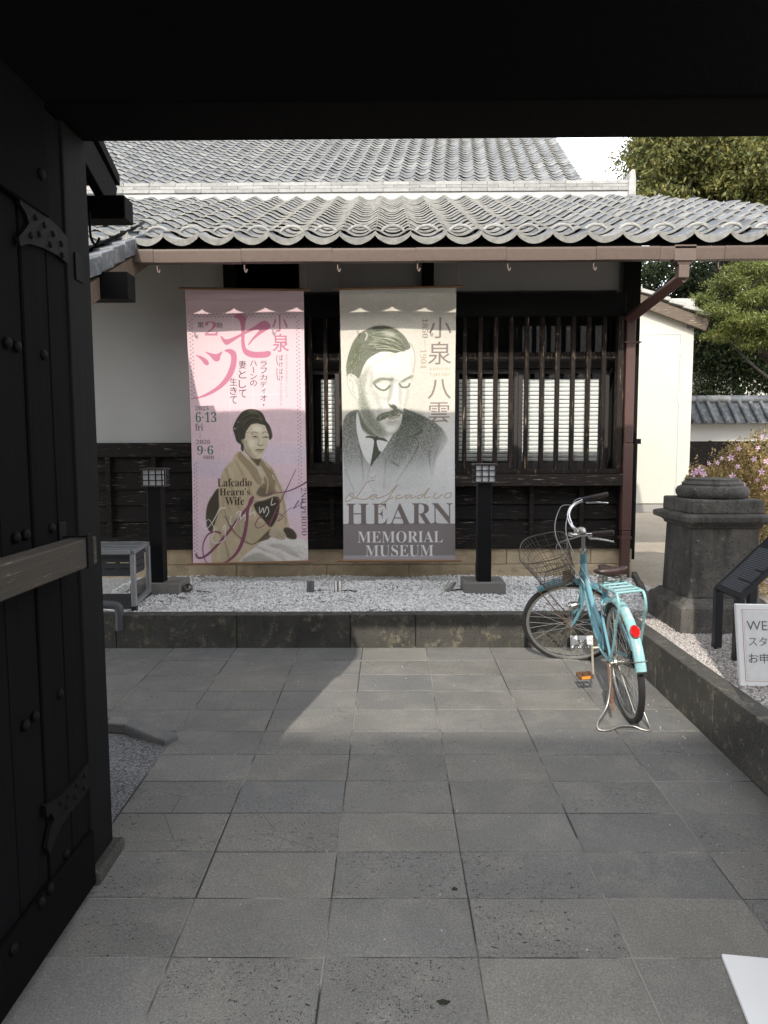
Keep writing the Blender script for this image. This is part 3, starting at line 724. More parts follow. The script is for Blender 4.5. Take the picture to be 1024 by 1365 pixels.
def split_tiles(par, places, limit, slope, kind_name='roof_tile'):
    """the nearest ones as parts, the rest joined"""
    rest = MB(); cnt = 0; mids = []
    for (mesh, x, y, z, sl) in places:
        if cnt < limit: lay(par, mesh, x, y, z, sl); cnt += 1
        else:
            m = Matrix.Translation((x + rs.uniform(-.004, .004), y, z + rs.uniform(-.002, .003))) @ Matrix.Rotation(math.atan(sl) + rs.uniform(-.012, .012), 4, 'X') @ Matrix.Rotation(rs.uniform(-.012, .012), 4, 'Y')
            rest.add([m @ vv.co for vv in mesh.vertices], [tuple(p.vertices) for p in mesh.polygons]); mids += [p.material_index for p in mesh.polygons]
    if rest.v:
        o = rest.build('roof_tile', M['tile'], par, kind='stuff')
        o.data.materials.append(M['tile_edge']); o.data.polygons.foreach_set('material_index', mids); o.data.polygons.foreach_set('use_smooth', [k == 0 for k in mids])
cosA = math.cos(math.atan(S1)); nrow = int((TY - EY) / (EXP * cosA)) + 2
X0 = xY(180, EY, 330) - .02
# phase of the scallops: crests meet at px 415/3.413+100 = 221.6 on the eave
ph = xY(221.6, EY, 322)
places = []
for j in range(nrow):
    y = EY - .045 + j * EXP * cosA; z = EZ + S1 * (y - EY)
    k0 = int((-6.0 - ph) / PX_) - 1
    for k in range(k0, 40):
        x = ph + (k + .5) * PX_
        if x - PX_ / 2 > hipx(min(y, TY)) - .1: break
        if x < X0 and j < 2 and x + PX_ / 2 < X0 - .02: continue
        if x < -5.7: continue
        if xY(px=60, y=y) > x: continue
        places.append((T_eave if j == 0 else T_roof, x, y, z, S1))
        if y > TY - .15: pass
split_tiles(roofA, places, 300, S1)
n_lower = len(places)
sg_first = None
for (mesh, x, y, z, sl) in places:
    if abs(y - (EY - .045 + EXP * cosA)) < .01 and x > X0:
        if sg_first is None:
            pts = [(x - .105 * math.cos(t), y + .05 - .02 * math.sin(t), z + .035 + .075 * math.sin(t)) for t in [PI * k / 10 for k in range(11)]]
            sg_first = MB().tube(pts, .013, 6, sy=1.6).build('snow_guard', M['tile_edge'], roofA, smooth=True, auto=60); dx0 = sg_first.location + wloc(roofA) - Vector((x, y, z))
        else: copy_at(sg_first, Vector((x, y, z)) + dx0, roofA)
# ridge band: white mortar with courses of flat ridge tiles
rb0 = zY(263, TY, 520); 
band = thing('ridge', None, None, (0, TY, rb0)); band.parent = house; band.location = Vector((0, TY, rb0)) - house.location
box('mortar', -6.2, HX + .02, TY + .02, TY + .25, TZ - .12, rb0 + .072, M['plaster_old'], band)
hts = [.072, .124, .170, .222]
for i in range(3):
    z0, z1 = rb0 + hts[i], rb0 + hts[i + 1]; x = -6.2 + .15 * (i % 2)
    while x < HX - .02:
        box('ridge_tile', x + .002, min(x + .36, HX) - .002, TY - .0 + .012 * i + rs.uniform(-.004, .004), TY + .26, z0 + .003, z1 - .002, M['noshi'], band, bevel=.003)
        x += .36
zt = rb0 + hts[3]
MB().prism([(-.11, -.22), (-.10, .10), (-.03, .15), (.03, .14), (.06, .02), (.06, -.22)], lambda a, b, t: (HX + .03 + a * .6, TY - .02 + t, zt + b - .02), .30).build('end_ornament', M['noshi'], band, bevel=.012, seg=2)
# higher roof of the main hall behind
hall = thing('main_hall', 'higher grey tiled roof of the hall rising behind the front roof ridge', 'house', (-1.5, 17, .3))
UY0 = 14.0; UZ0 = zY(246, UY0, 520); S2 = .60; UX = xY(776, UY0, 236); UD = 5.2
UY1 = UY0 + UD
def hall_roof(verts, th=.03):
    v = [Vector(q) for q in verts]; v += [q - Vector((0, 0, th)) for q in v]; n = len(verts)
    return MB().add(v, [tuple(range(n)), tuple(range(n, 2 * n))[::-1]] + [(i, (i + 1) % n, n + (i + 1) % n, n + i) for i in range(n)]).build('roof', M['blackwood'], hall)
roofB = hall_roof([(-8.5, UY0, UZ0 - .03), (UX, UY0, UZ0 - .03), (UX + .09 * UD, UY1, UZ0 + S2 * UD - .03), (-8.5, UY1, UZ0 + S2 * UD - .03)])
hall_roof([(-8.5, UY1 + .01, UZ0 + S2 * UD - .03), (UX + .09 * UD, UY1 + .01, UZ0 + S2 * UD - .03), (UX, UY1 + UD, UZ0 - .03), (-8.5, UY1 + UD, UZ0 - .03)])
box('wall', -8.0, UX - .6, UY0 + .8, UY1 + UD - .8, .1, UZ0 + .25, M['plaster'], hall)
MB().add([(UX - .3, UY0 + .4, UZ0 + .1), (UX - .3, UY1 + UD - .4, UZ0 + .1), (UX - .1, UY1, UZ0 + S2 * UD - .2)], [(0, 1, 2)]).build('gable_wall', M['plaster'], hall)
cosB = math.cos(math.atan(S2)); places = []
for j in range(19):
    y = UY0 - .03 + j * EXP * cosB; z = UZ0 + S2 * (y - UY0)
    k = 0
    while True:
        x = UX + .09 * (y - UY0) - (k + .5) * PX_; k += 1
        if x < xY(95, y, 220): break
        places.append((T_roof, x, y, z, S2))
split_tiles(roofB, places, 300, S2)
print('tiles', n_lower, len(places))
# rafters and soffit under the eave
for k in range(26):
    x = -2.0 + k * .27
    if x > hipx(EY) - .1: break
    MB().bar((x, EY + .09, EZ - .085 + S1 * .09), (x, WY + .1, EZ - .085 + S1 * (WY + .1 - EY)), .05, .06).build('rafter', M['blackwood'], house)
# back soffit so that the corner eave is closed from below

# gutter in sections, with brackets, box and the downspout
gy0, gy1 = EY - .055, EY + .035
gzt = zY(331, gy0); gzb = zY(348, gy0)
gut = thing('gutter', None, None, (1, EY, gzb)); gut.parent = house; gut.location = Vector((1, EY, gzb)) - house.location
sec = [xY(178, gy0, 340), xY(205, gy0, 340), xY(322, gy0, 340), xY(443, gy0, 340), xY(555, gy0, 340), xY(675, gy0, 340), xY(795, gy0, 340), xY(880, gy0, 340), xY(966, gy0, 340), xY(1010, gy0, 340) + .6, hipx(EY)]
prof = [(0, 0), (.075, 0), (.09, .02), (.09, gzt - gzb - .013), (.084, gzt - gzb - .013), (.084, .024), (.07, .006), (.012, .006), (.006, .03), (.004, gzt - gzb - .01), (-.006, gzt - gzb), (-.012, gzt - gzb), (-.012, gzt - gzb - .016), (-.004, .026)]
for i, (a, b) in enumerate(zip(sec, sec[1:])):
    d = 0 if i % 2 else .002
    MB().prism(prof, lambda p, q, t, a=a, d=d: (a + t, gy0 + p - d, gzb + q + d), b - a - .003).build('gutter_section', M['gutter'], gut)
for px in (208, 325, 450, 557, 678, 793, 960):
    x = xY(px, gy0, 345)
    MB().tube(spline([(x, gy0 + .03, gzb - .002), (x, gy0 + .03, gzb - .05), (x + .012, gy0 + .03, gzb - .075), (x + .022, gy0 + .03, gzb - .05)], 4), .006, 6).build('gutter_hook', M['gutter'], gut)
bx0, bx1 = xY(899, gy0, 335), xY(928, gy0, 335)
hb = MB().box(bx0, bx1, gy0 - .012, gy1 + .0, gzb - .012, gzt + .012)
hb.add([(bx0 + .02, gy0, gzb - .0125), (bx1 - .02, gy0, gzb - .0125), (bx1 - .02, gy1, gzb - .0125), (bx0 + .02, gy1, gzb - .0125), (bx0 + .045, gy0 + .01, gzb - .045), (bx1 - .045, gy0 + .01, gzb - .045), (bx1 - .045, gy1 - .01, gzb - .045), (bx0 + .045, gy1 - .01, gzb - .045)],
       [(4, 5, 6, 7), (0, 1, 5, 4), (1, 2, 6, 5), (2, 3, 7, 6), (3, 0, 4, 7)])
hb.build('gutter_box', M['gutter'], gut, bevel=.003)
# downspout: square pipe in lengths
pxx = xY(837.5, WY - .13, 560); pw = .085
xs_ = (bx0 + bx1) / 2
ds = thing('downspout', None, None, (pxx, WY, 1)); ds.parent = house; ds.location = Vector((pxx, WY - .1, 1)) - house.location
ym = (gy0 + gy1) / 2
MB().bar((xs_, ym, gzb - .04), (xs_, ym, gzb - .145), pw, pw, (0, 1, 0)).build('pipe_elbow', M['gutter'], ds, bevel=.008, seg=2)
zlo = zY(425, WY - .13)
MB().bar((xs_ + .01, ym - .005, gzb - .125), (pxx - .01, WY - .115, zlo - .01), .08, pw, (0, 1, 0)).build('pipe_run', M['pipe_brown'], ds, bevel=.008, seg=2)
cuts = [zlo + .02, zY(592, WY - .13), zY(708, WY - .13), .32]
for i, (a, b) in enumerate(zip(cuts, cuts[1:])):
    d = .003 * (i % 2)
    MB().box(pxx - pw / 2 - d, pxx + pw / 2 + d, WY - .16 - d, WY - .08 + d, b, a - .002).build('pipe_length', M['pipe_brown'], ds, bevel=.008, seg=2)
    if i < 2:
        pass
MB().box(pxx - pw / 2 - .012, pxx + pw / 2 + .012, WY - .165, WY - .07, zY(719, WY - .13), zY(716, WY - .13)).build('pipe_collar', M['pipe_brown'], ds)
MB().box(pxx - pw / 2 - .02, pxx + pw / 2 + .05, WY - .168, WY - .07, zY(459, WY - .13), zY(457.5, WY - .13)).build('pipe_collar', M['pipe_brown'], ds)

# lower roof at the left, its verge running towards us
VX = X0 + .03
VS = .44; VY0 = 4.1
left_roof = roof_part('roof', [(VX, EY + .5, EZ + .5 * VS - .02), (-4.2, EY + .5, EZ + .5 * VS - .02), (-4.2, VY0, EZ - VS * (EY - VY0) - .02), (VX, VY0, EZ - VS * (EY - VY0) - .02)])
cosV = math.cos(math.atan(VS))
for j in range(12):
    y = VY0 - .02 + j * EXP * cosV; z = EZ + VS * (y - EY) + .015
    if y > EY + .42: break
    for k in range(5):
        x = VX - .10 - (k + .5) * PX_
        lay(left_roof, T_eave if j == 0 else T_roof, x, y, z, VS)
    # verge tile with its hanging flap
    m = MB(); L = .25; hw = .055
    def P(s, x, dz): return (x, y + s * cosV, z + VS * s * cosV + dz)
    m.add([P(0, VX - .14, .03), P(0, VX + .02, .045), P(L, VX + .02, .030), P(L, VX - .14, .015), P(0, VX - .14, .01), P(0, VX + .02, -.085), P(L, VX + .02, -.10), P(L, VX - .14, -.005), P(0, VX + .0, -.085), P(L, VX + .0, -.10)],
          [(0, 1, 2, 3), (1, 5, 6, 2), (0, 4, 8, 5, 1), (5, 8, 9, 6), (4, 7, 9, 8), (3, 2, 6, 9, 7)])
    m.build('verge_tile', M['tile'], left_roof, bevel=.006, seg=2)
MB().bar((VX - .03, VY0 + .05, EZ - VS * (EY - VY0) - .19), (VX - .03, EY + .6, EZ + VS * .6 - .17), .035, .14).build('barge_board', M['bargewood'], house, bevel=.003)
q0, q1 = atY(121, 400, 5.35), atY(173, 364, 5.35)
box('purlin_end', -3.9, q1.x, 5.30, 5.46, q0.z, q1.z, M['blackwood'], house, bevel=.004)
box('porch_post', -3.3, -3.15, 5.3, 5.45, .3, q0.z, M['blackwood'], house)
# ------------------------------------------------------------------ lamp posts
def lamp(px, pbase, label, w=.355):
    x = xY(px, 6.15, 700); zb = .330
    t = thing('lamp_post', label, 'lamp post', (x, 6.15, zb), 'lantern posts standing in the white pebbles')
    box('base_stone', x - w / 2, x + w / 2, 6.03, 6.37, zb - .02, zb + .112, M['granite'], t, bevel=.006, seg=2)
    zt = zY(643 if px > 500 else 648, 6.15, px) 
    box('pole', x - .06, x + .06, 6.09, 6.21, zb + .112, zt, M['blackpost'], t, bevel=.004)
    hz1 = zY(618 if px > 500 else 624, 6.12, px)
    hw = .088
    ld = box('lantern', x - hw + .008, x + hw - .008, 6.15 - hw + .008, 6.15 + hw - .008, zt + .004, hz1 - .008, M['lantern_pane'], t)
    g = MB()
    for s in (-1, 1):
        for k in range(4):
            u = -hw + k * 2 * hw / 3; r = .0045
            uu = max(-hw + r, min(hw - r, u))
            g.box(x + uu - r, x + uu + r, 6.15 + s * hw - .006, 6.15 + s * hw + .006, zt + .012, hz1 - .016)
            if 0 < k < 3: g.box(x + s * hw - .006, x + s * hw + .006, 6.15 + uu - r, 6.15 + uu + r, zt + .012, hz1 - .016)
        for k in range(1, 3):
            zz = zt + .006 + (hz1 - zt - .012) * k / 3
            g.box(x - hw - .005, x + hw + .005, 6.15 + s * hw - .005, 6.15 + s * hw + .005, zz - .004, zz + .004)
            g.box(x + s * hw - .005, x + s * hw + .005, 6.15 - hw + .007, 6.15 + hw - .007, zz - .004, zz + .004)
    g.build('grille', M['black'], ld)
    box('cap', x - hw - .01, x + hw + .01, 6.15 - hw - .01, 6.15 + hw + .01, hz1 - .016, hz1, M['frame_dark'], ld, bevel=.003)
    box('lantern_tray', x - hw - .008, x + hw + .008, 6.15 - hw - .008, 6.15 + hw + .008, zt - .002, zt + .012, M['frame_dark'], ld, bevel=.003)
lamp(209.5, 785, 'black square lamp post by the metal rack, left of the pink banner', .42)
lamp(645, 780, 'black square lamp post between the grey banner and the bicycle')

# ------------------------------------------------------------------ ground spotlights in the pebbles
def spot(px, py, d, label, kind):
    p = atZ(px, py, .345)
    t = thing('spotlight', label, 'spotlight', (p.x, p.y, .335), 'small spotlights lying in the white pebbles')
    d = Vector(d).normalized(); q = d.to_track_quat('Z', 'Y').to_matrix().to_4x4()
    c = Vector((p.x, p.y, 0.345 + .045)) 
    rr = .034
    MB().lathe([(rr * .75, -.055), (rr, -.045), (rr, .045), (rr * .94, .05), (rr * .9, .046), (rr * .9, .036)], 18, q, c).build('housing', M['steel' if kind == 's' else 'pvc'], t, smooth=True, auto=35)
    MB().lathe([(rr * .88, .036), (rr * .5, .040), (rr * .15, .041)], 18, q, c).build('lens', M['chrome'], t, smooth=True)
    MB().tube(spline([(p.x, p.y + .02, .33), (p.x, p.y + .03, .37), (c.x, c.y + .02, c.z)], 4), .007, 6).build('bracket', M['black'], t)
    MB().tube(spline([(p.x + .02, p.y + .03, .345), (p.x + .08, p.y + .05, .350), (p.x + .13, p.y + .02, .349), (p.x + .17, p.y + .05, .339)], 5), .005, 6).build('cable', M['black'], t)
spot(252, 790, (.15, -1, .25), 'round spotlight facing us beside the left lamp post base', 's')
spot(414, 789, (0, .25, 1), 'dark grey spotlight under the right edge of the pink banner', 'd')
spot(451, 789, (0, .25, 1), 'silver spotlight standing upright under the left edge of the grey banner', 's')
spot(600, 788, (.55, .1, .9), 'silver spotlight tilted beside the right lamp post base', 's')

# ------------------------------------------------------------------ rack, crate, drain pipe at the left
rk = thing('metal_rack', 'low grey aluminium frame rack standing on pebbles by the gate post', 'rack', (-2.25, 5.75, .36))
zt = .775
A = Vector((-1.99, 5.50, 0)); B = Vector((-2.05, 6.02, 0)); Dx = Vector((-.62, -.03, 0))
for p in (A, B, A + Dx, B + Dx): MB().bar((p.x, p.y, .370), (p.x, p.y, zt), .036, .036, (0, 1, 0)).build('leg', M['alu'], rk, bevel=.003)
for p in (A, B, A + Dx, B + Dx): box('foot', p.x - .02, p.x + .02, p.y - .02, p.y + .02, .335, .3695, M['black'], rk)
def rail(p, q, z, w=.034, h=.03): MB().bar((p.x, p.y, z), (q.x, q.y, z), w, h).build('rail', M['alu'], rk, bevel=.003)
for z in (zt + .017, .386):
    rail(A, B, z); rail(A + Dx, B + Dx, z)
rail(A + Vector((-.02, 0, 0)), A + Dx, zt + .018); rail(B + Vector((-.02, 0, 0)), B + Dx, zt + .018)
for k in (.35, .65): rail(A + (B - A) * k + Vector((-.02, 0, 0)), A + Dx + (B - A) * k, zt + .016, .02, .02)
box('mat', -2.60, -2.03, 5.54, 6.0, .338, .366, M['plastic_grey'], rk, bevel=.003)
cr = thing('plastic_crate', 'dark grey slotted plastic crate hanging inside the metal rack', 'crate', (-2.25, 5.66, .58))
cz0, cz1 = .60, .755
x0, x1, y0, y1 = -2.56, -2.02, 5.535, 5.84
sh = MB()
sh.box(x0, x1, y0, y1, cz0, cz0 + .012)
for (a0, a1, b0, b1) in ((x0, x1, y0, y0 + .012), (x0, x1, y1 - .012, y1), (x0, x0 + .012, y0 + .012, y1 - .012), (x1 - .012, x1, y0 + .012, y1 - .012)):
    for (c0_, c1_) in ((cz0 + .012, cz0 + .05), (cz0 + .062, cz0 + .10), (cz0 + .112, cz1)):
        sh.box(a0, a1, b0, b1, c0_, c1_)
    n = 5
    for k in range(n + 1):
        if a1 - a0 > .1:
            xx = a0 + (a1 - a0) * k / n; sh.box(max(a0, xx - .015), min(a1, xx + .015), b0 + .002, b1 - .002, cz0 + .03, cz1 - .01)
        else:
            yy = b0 + (b1 - b0) * k / n; sh.box(a0 + .002, a1 - .002, max(b0, yy - .015), min(b1, yy + .015), cz0 + .03, cz1 - .01)
sh.build('shell', M['plastic_grey'], cr)
MB().tube([(x0 - .01, y0 - .008, cz1), (x1 + .008, y0 - .008, cz1), (x1 + .008, y1 + .008, cz1), (x0 - .01, y1 + .008, cz1)], .011, 6, closed=True).build('rim', M['plastic_grey'], cr)
e0 = atY(154, 806, 5.28); e1 = atY(160, 840, 5.28)
dp = MB().tube(spline([(-2.2, 5.28, e0.z), (e1.x - .09, 5.28, e0.z), (e1.x - .03, 5.28, e0.z - .006), (e1.x, 5.28, e0.z - .04), (e1.x, 5.28, e1.z)], 6), .032, 14).build('drain_pipe', M['pvc'], smooth=True, auto=50)
tag(dp, 'grey plastic drain pipe elbow bending down over the kerb at left', 'pipe')

# ------------------------------------------------------------------ stone pier at the right
pr = thing('stone_pedestal', 'dark weathered stone gate pier with moulded cap behind the kerb', 'pedestal', (2.21, 5.0, .37))
pc = (2.245, 5.03)
def sq(prof, name, bev=.008, jit=0):
    vs = []; fs = []
    for (h, z) in prof:
        for (sx, sy) in ((-1, -1), (1, -1), (1, 1), (-1, 1)): vs.append((pc[0] + sx * h, pc[1] + sy * h, z))
    for i in range(len(prof) - 1):
        for k in range(4): fs.append((i * 4 + k, i * 4 + (k + 1) % 4, (i + 1) * 4 + (k + 1) % 4, (i + 1) * 4 + k))
    fs.append((3, 2, 1, 0)); n = len(prof) - 1; fs.append(tuple(n * 4 + k for k in range(4)))
    return MB().add(vs, fs).build(name, M['pier'], pr, bevel=bev, seg=2)
sq([(.315, .31), (.312, .515), (.300, .532), (.285, .537), (.272, .552), (.255, .570)], 'plinth', .01)
sq([(.238, .566), (.226, 1.045)], 'shaft', .012)
sq([(.232, 1.042), (.240, 1.050), (.242, 1.064), (.262, 1.078), (.285, 1.086), (.298, 1.092), (.300, 1.125), (.292, 1.132), (.25, 1.142)], 'cap', .005)
sq([(.248, 1.140), (.246, 1.236)], 'block', .012)
MB().lathe([(.205, 1.232), (.225, 1.246), (.237, 1.268), (.238, 1.290), (.226, 1.312), (.200, 1.322), (.196, 1.330), (.200, 1.336), (.190, 1.345), (.178, 1.356), (.178, 1.368), (.160, 1.371)], 40, None, (pc[0], pc[1], 0)).build('column_base', M['pier'], pr, smooth=True, auto=40)

# ------------------------------------------------------------------ black information stand
st = thing('info_stand', 'black slanted information stand with rows of small text before the pedestal', 'info stand', (2.05, 4.25, .37))
a = Vector((2.005, 4.42, .722)); b = Vector((2.005, 4.105, .722)); up_ = Vector((.265, 0, .262))
nrm = Vector((-up_.z, 0, up_.x)).normalized()
th = .028
vs = [a, b, b + up_ * 1.35, a + up_ * 1.35]; vs = vs + [v - nrm * th for v in vs]
pan = MB().add(vs, [(0, 1, 2, 3), (7, 6, 5, 4), (0, 4, 5, 1), (1, 5, 6, 2), (2, 6, 7, 3), (3, 7, 4, 0)]).build('panel', M['black'], st, bevel=.002)
tx = MB(); rt_ = random.Random(4)
for k in range(22):
    s = .10 + k * .040
    if s > 1.0: break
    p0 = .10; p1 = .93 if k % 6 != 5 else rt_.uniform(.4, .8)
    u = p0
    while u < p1 - .01:
        l = rt_.uniform(.006, .016); q = a + (b - a) * u + up_ * s; r_ = a + (b - a) * min(p1, u + l) + up_ * s
        hgt = .022 * up_
        tx.add([q + nrm * .0012, r_ + nrm * .0012, r_ + hgt + nrm * .0012, q + hgt + nrm * .0012], [(0, 1, 2, 3)]); u += l + .009
tx.build('text_line', m_flat('grey_lettering', (.16, .17, .19), .6), pan)
for p in (a, b):
    yy = p.y + (-.026 if p is a else .026)
    MB().bar((2.025, yy, .32), (2.025, yy, .715), .046, .046, (0, 1, 0)).build('leg', M['black'], st, bevel=.002)
    MB().bar((2.23, yy, .32), (2.23, yy, .905), .046, .046, (0, 1, 0)).build('leg', M['black'], st, bevel=.002)

# ------------------------------------------------------------------ glyph meshes from the built-in font
BOLD = {}
for i in range(26): BOLD[chr(65 + i)] = chr(0x1D400 + i); BOLD[chr(97 + i)] = chr(0x1D41A + i)
for i in range(10): BOLD[str(i)] = chr(0x1D7CE + i)
SCR = {}
for i in range(26): SCR[chr(65 + i)] = chr(0x1D4D0 + i); SCR[chr(97 + i)] = chr(0x1D4EA + i)
_gl = {}
def glyph_tris(s, off=0.0, table=None, res=4):
    """triangles of a line of text, normalised: origin at its lower left, returns (tris[n,3,2], width, height)"""
    key = (s, off, id(table))
    if key in _gl: return _gl[key]
    b = ''.join((table or {}).get(ch, ch) for ch in s)
    cu = bpy.data.curves.new('lettering', 'FONT'); cu.body = b; cu.size = 1; cu.offset = off; cu.resolution_u = res
    o = bpy.data.objects.new('lettering', cu); C.objects.link(o)
    dg = bpy.context.evaluated_depsgraph_get(); ev = o.evaluated_get(dg); me = ev.to_mesh(); me.calc_loop_triangles()
    co = np.array([v.co[:2] for v in me.vertices], float).reshape(-1, 2)
    tr = np.array([t.vertices[:] for t in me.loop_triangles], int).reshape(-1, 3)
    T = co[tr] if len(tr) else np.zeros((0, 3, 2))
    ev.to_mesh_clear(); bpy.data.objects.remove(o); bpy.data.curves.remove(cu)
    if len(T):
        lo = T.reshape(-1, 2).min(0); T = T - lo; hi = T.reshape(-1, 2).max(0)
    else: hi = np.array([1., 1.])
    _gl[key] = (T, hi[0], hi[1]); return _gl[key]

# ------------------------------------------------------------------ white notice board leaning in the planter
ns = thing('notice_board', 'white notice board with thin mauve border leaning in the gravel by the kerb', 'notice board', (2.2, 3.72, .37))
bl = atZ(986.6, 915, .347); tl = atY(980.4, 805, bl.y + .05)
ex = Vector((.995, -.03, -.012)).normalized(); ey = (tl - bl); H = ey.length; ey = ey.normalized()
nn = ex.cross(ey).normalized()
if nn.y > 0: nn = -nn
W = .62
def BP(u, v, d=0): return bl + ex * u + ey * v + nn * d
def plate(name, u0, u1, v0, v1, d0, d1, mat, par, **k):
    vs = [BP(u, v, d) for d in (d0, d1) for (u, v) in ((u0, v0), (u1, v0), (u1, v1), (u0, v1))]
    return MB().add(vs, [(0, 1, 2, 3), (7, 6, 5, 4), (0, 4, 5, 1), (1, 5, 6, 2), (2, 6, 7, 3), (3, 7, 4, 0)]).build(name, mat, par, **k)
bd = plate('board', 0, W, 0, H, -.022, 0, M['paper'], ns, bevel=.004)
u0, v0, u1, v1 = .030, .028, W - .03, H - .028; q = .0024
for (a0, a1, b0, b1) in ((u0, u1, v0, v0 + q), (u0, u1, v1 - q, v1), (u0, u0 + q, v0 + q, v1 - q), (u1 - q, u1, v0 + q, v1 - q)):
    plate('border_line', a0, a1, b0, b1, .0002, .0012, M['mauve'], bd)
plate('paper_sheet', u0 + .010, u1 - .01, v0 + .010, v1 - .010, .0002, .0015, m_flat('laminated_paper', (.72, .725, .71), .25), bd)
plate('support_leg', .10, .13, .0, H * .9, -.09, -.07, M['whiteplastic'], ns)
def board_text(s, u, v, h, mat):
    T, w_, h_ = glyph_tris(s); k = h / h_
    m = MB()
    for t in T: m.add([BP(u + p[0] * k, v + p[1] * k, .0027) for p in t], [(0, 1, 2)])
    m.build('lettering', mat, bd)
board_text('WEB', .050, H * .685, .048, M['ink'])
board_text('スタ', .056, H * .495, .046, M['ink'])
board_text('お申', .052, H * .285, .052, M['ink_dark'])
MB().tube([BP(.05, H * .75, -.05), BP(.05, .0, -.14)], .008, 6).build('prop', M['whiteplastic'], ns)

# ------------------------------------------------------------------ bicycle parking sign behind the wheel
sg = thing('parking_sign', 'small grey sign with a black bicycle symbol leaning against the kerb', 'sign', (1.33, 5.27, .105))
p0 = atY(761, 875, 5.24); p1 = atY(790, 847, 5.27)
w_ = p1.x - p0.x; h_ = p1.z - p0.z
def SP(u, v, d=0): return Vector((p0.x + u, 5.24 + .03 * v / h_ - d, p0.z + v))
def splate(name, u0, u1, v0, v1, d0, d1, mat, par, **k):
    vs = [SP(u, v, d) for d in (d0, d1) for (u, v) in ((u0, v0), (u1, v0), (u1, v1), (u0, v1))]
    return MB().add(vs, [(0, 1, 2, 3), (7, 6, 5, 4), (0, 4, 5, 1), (1, 5, 6, 2), (2, 6, 7, 3), (3, 7, 4, 0)]).build(name, mat, par, **k)
sp = splate('plate', 0, w_, 0, h_, 0, .012, M['whiteplastic'], sg, bevel=.002)
splate('foot', -.01, w_ + .01, -.028, -.004, -.05, .03, M['granite'], sg)
sy = MB()
def sring(cu, cv, r):
    sy.tube([SP(cu + r * math.cos(t), cv + r * math.sin(t), .0145) for t in [2 * PI * k / 20 for k in range(20)]], .0034, 6, closed=True)
def sline(*pts): sy.tube([SP(u, v, .0145) for u, v in pts], .0034, 6)
s_ = w_
sring(.27 * s_, .42 * h_, .135 * s_); sring(.73 * s_, .42 * h_, .135 * s_)
sline((.27 * s_, .42 * h_), (.40 * s_, .68 * h_), (.65 * s_, .68 * h_), (.50 * s_, .42 * h_), (.27 * s_, .42 * h_)); sline((.50 * s_, .42 * h_), (.37 * s_, .76 * h_)); sline((.32 * s_, .77 * h_), (.43 * s_, .77 * h_)); sline((.73 * s_, .42 * h_), (.62 * s_, .80 * h_), (.70 * s_, .82 * h_))
sy.build('symbol', M['ink_dark'], sp)
# ------------------------------------------------------------------ the bicycle
BX, BY = 1.325, 3.90; BZ = floor_z(BY) + .004
bike = thing('bicycle', 'turquoise city bicycle with wire front basket parked by the kerb, front wheel turned', 'bicycle', (BX, BY, BZ))
PSI, LEAN = R(2.0), R(-6.5)
Mb = Matrix.Translation((BX, BY, BZ)) @ Matrix.Rotation(-PSI, 4, 'Z') @ Matrix.Rotation(math.atan(FS), 4, 'X') @ Matrix.Rotation(LEAN, 4, 'Y')
def B(s, l, h): return Mb @ Vector((l, s, h))           # forward, right, up
AX = Vector((0, -.342, .94)); P0 = Vector((0, .83, .66))
Ms = Mb @ Matrix.Translation(P0) @ Matrix.Rotation(R(78), 4, AX) @ Matrix.Translation(-P0)
def T_(s, l, h): return Ms @ Vector((l, s, h))          # the same, turned with the steering
def wheel(name, f, cs, ch, r=.332):
    c = f(cs, 0, ch); n = (f(cs, 1, ch) - c).normalized()
    a = (f(cs + 1, 0, ch) - c).normalized(); b = n.cross(a)
    t = thing(name, None, None, c); t.parent = bike; t.location = c - wloc(bike)
    def ring(rr, off=0, k=56): return [c + n * off + a * (rr * math.cos(2 * PI * i / k)) + b * (rr * math.sin(2 * PI * i / k)) for i in range(k)]
    MB().tube(ring(r - .018), .018, 10, closed=True).build('tyre', M['rubber'], t, smooth=True)
    q = MB()
    k = 56; prof = [(r - .030, -.012), (r - .030, .012), (r - .042, .010), (r - .050, .004), (r - .050, -.004), (r - .042, -.010)]
    vs = []
    for (rr, off) in prof: vs += ring(rr, off, k)
    fs = [(i * k + j, i * k + (j + 1) % k, ((i + 1) % 6) * k + (j + 1) % k, ((i + 1) % 6) * k + j) for i in range(6) for j in range(k)]
    q.add(vs, fs).build('rim', M['chrome'], t, smooth=True, auto=40)
    h = MB(); mt = n.to_track_quat('Z', 'Y').to_matrix().to_4x4()
    h.lathe([(.006, -.058), (.006, -.040), (.024, -.036), (.024, -.032), (.014, -.026), (.014, .026), (.024, .032), (.024, .036), (.006, .040), (.006, .058)], 14, mt, c)
    h.build('hub', M['steel'], t, smooth=True, auto=40)
    sp = MB()
    for i in range(36):
        sd = 1 if i % 2 else -1; a0 = 2 * PI * i / 36; a1 = a0 + (.42 if (i // 2) % 2 else -.42)
        p = c + n * (.034 * sd) + (a * math.cos(a1) + b * math.sin(a1)) * .021
        q_ = c + (a * math.cos(a0) + b * math.sin(a0)) * (r - .048)
        sp.tube([p, q_], .0013, 4)
    sp.build('spoke', M['steel'], t, kind='stuff')
    return t, c, n, a, b
rw, rc, rn, ra, rb_ = wheel('rear_wheel', B, 0, .332)
FH = (.83 + .342 * .395 + .94 * .085, .66 - .94 * .395 + .342 * .085)
fw, fc, fn, fa, fb = wheel('front_wheel', T_, FH[0], FH[1])
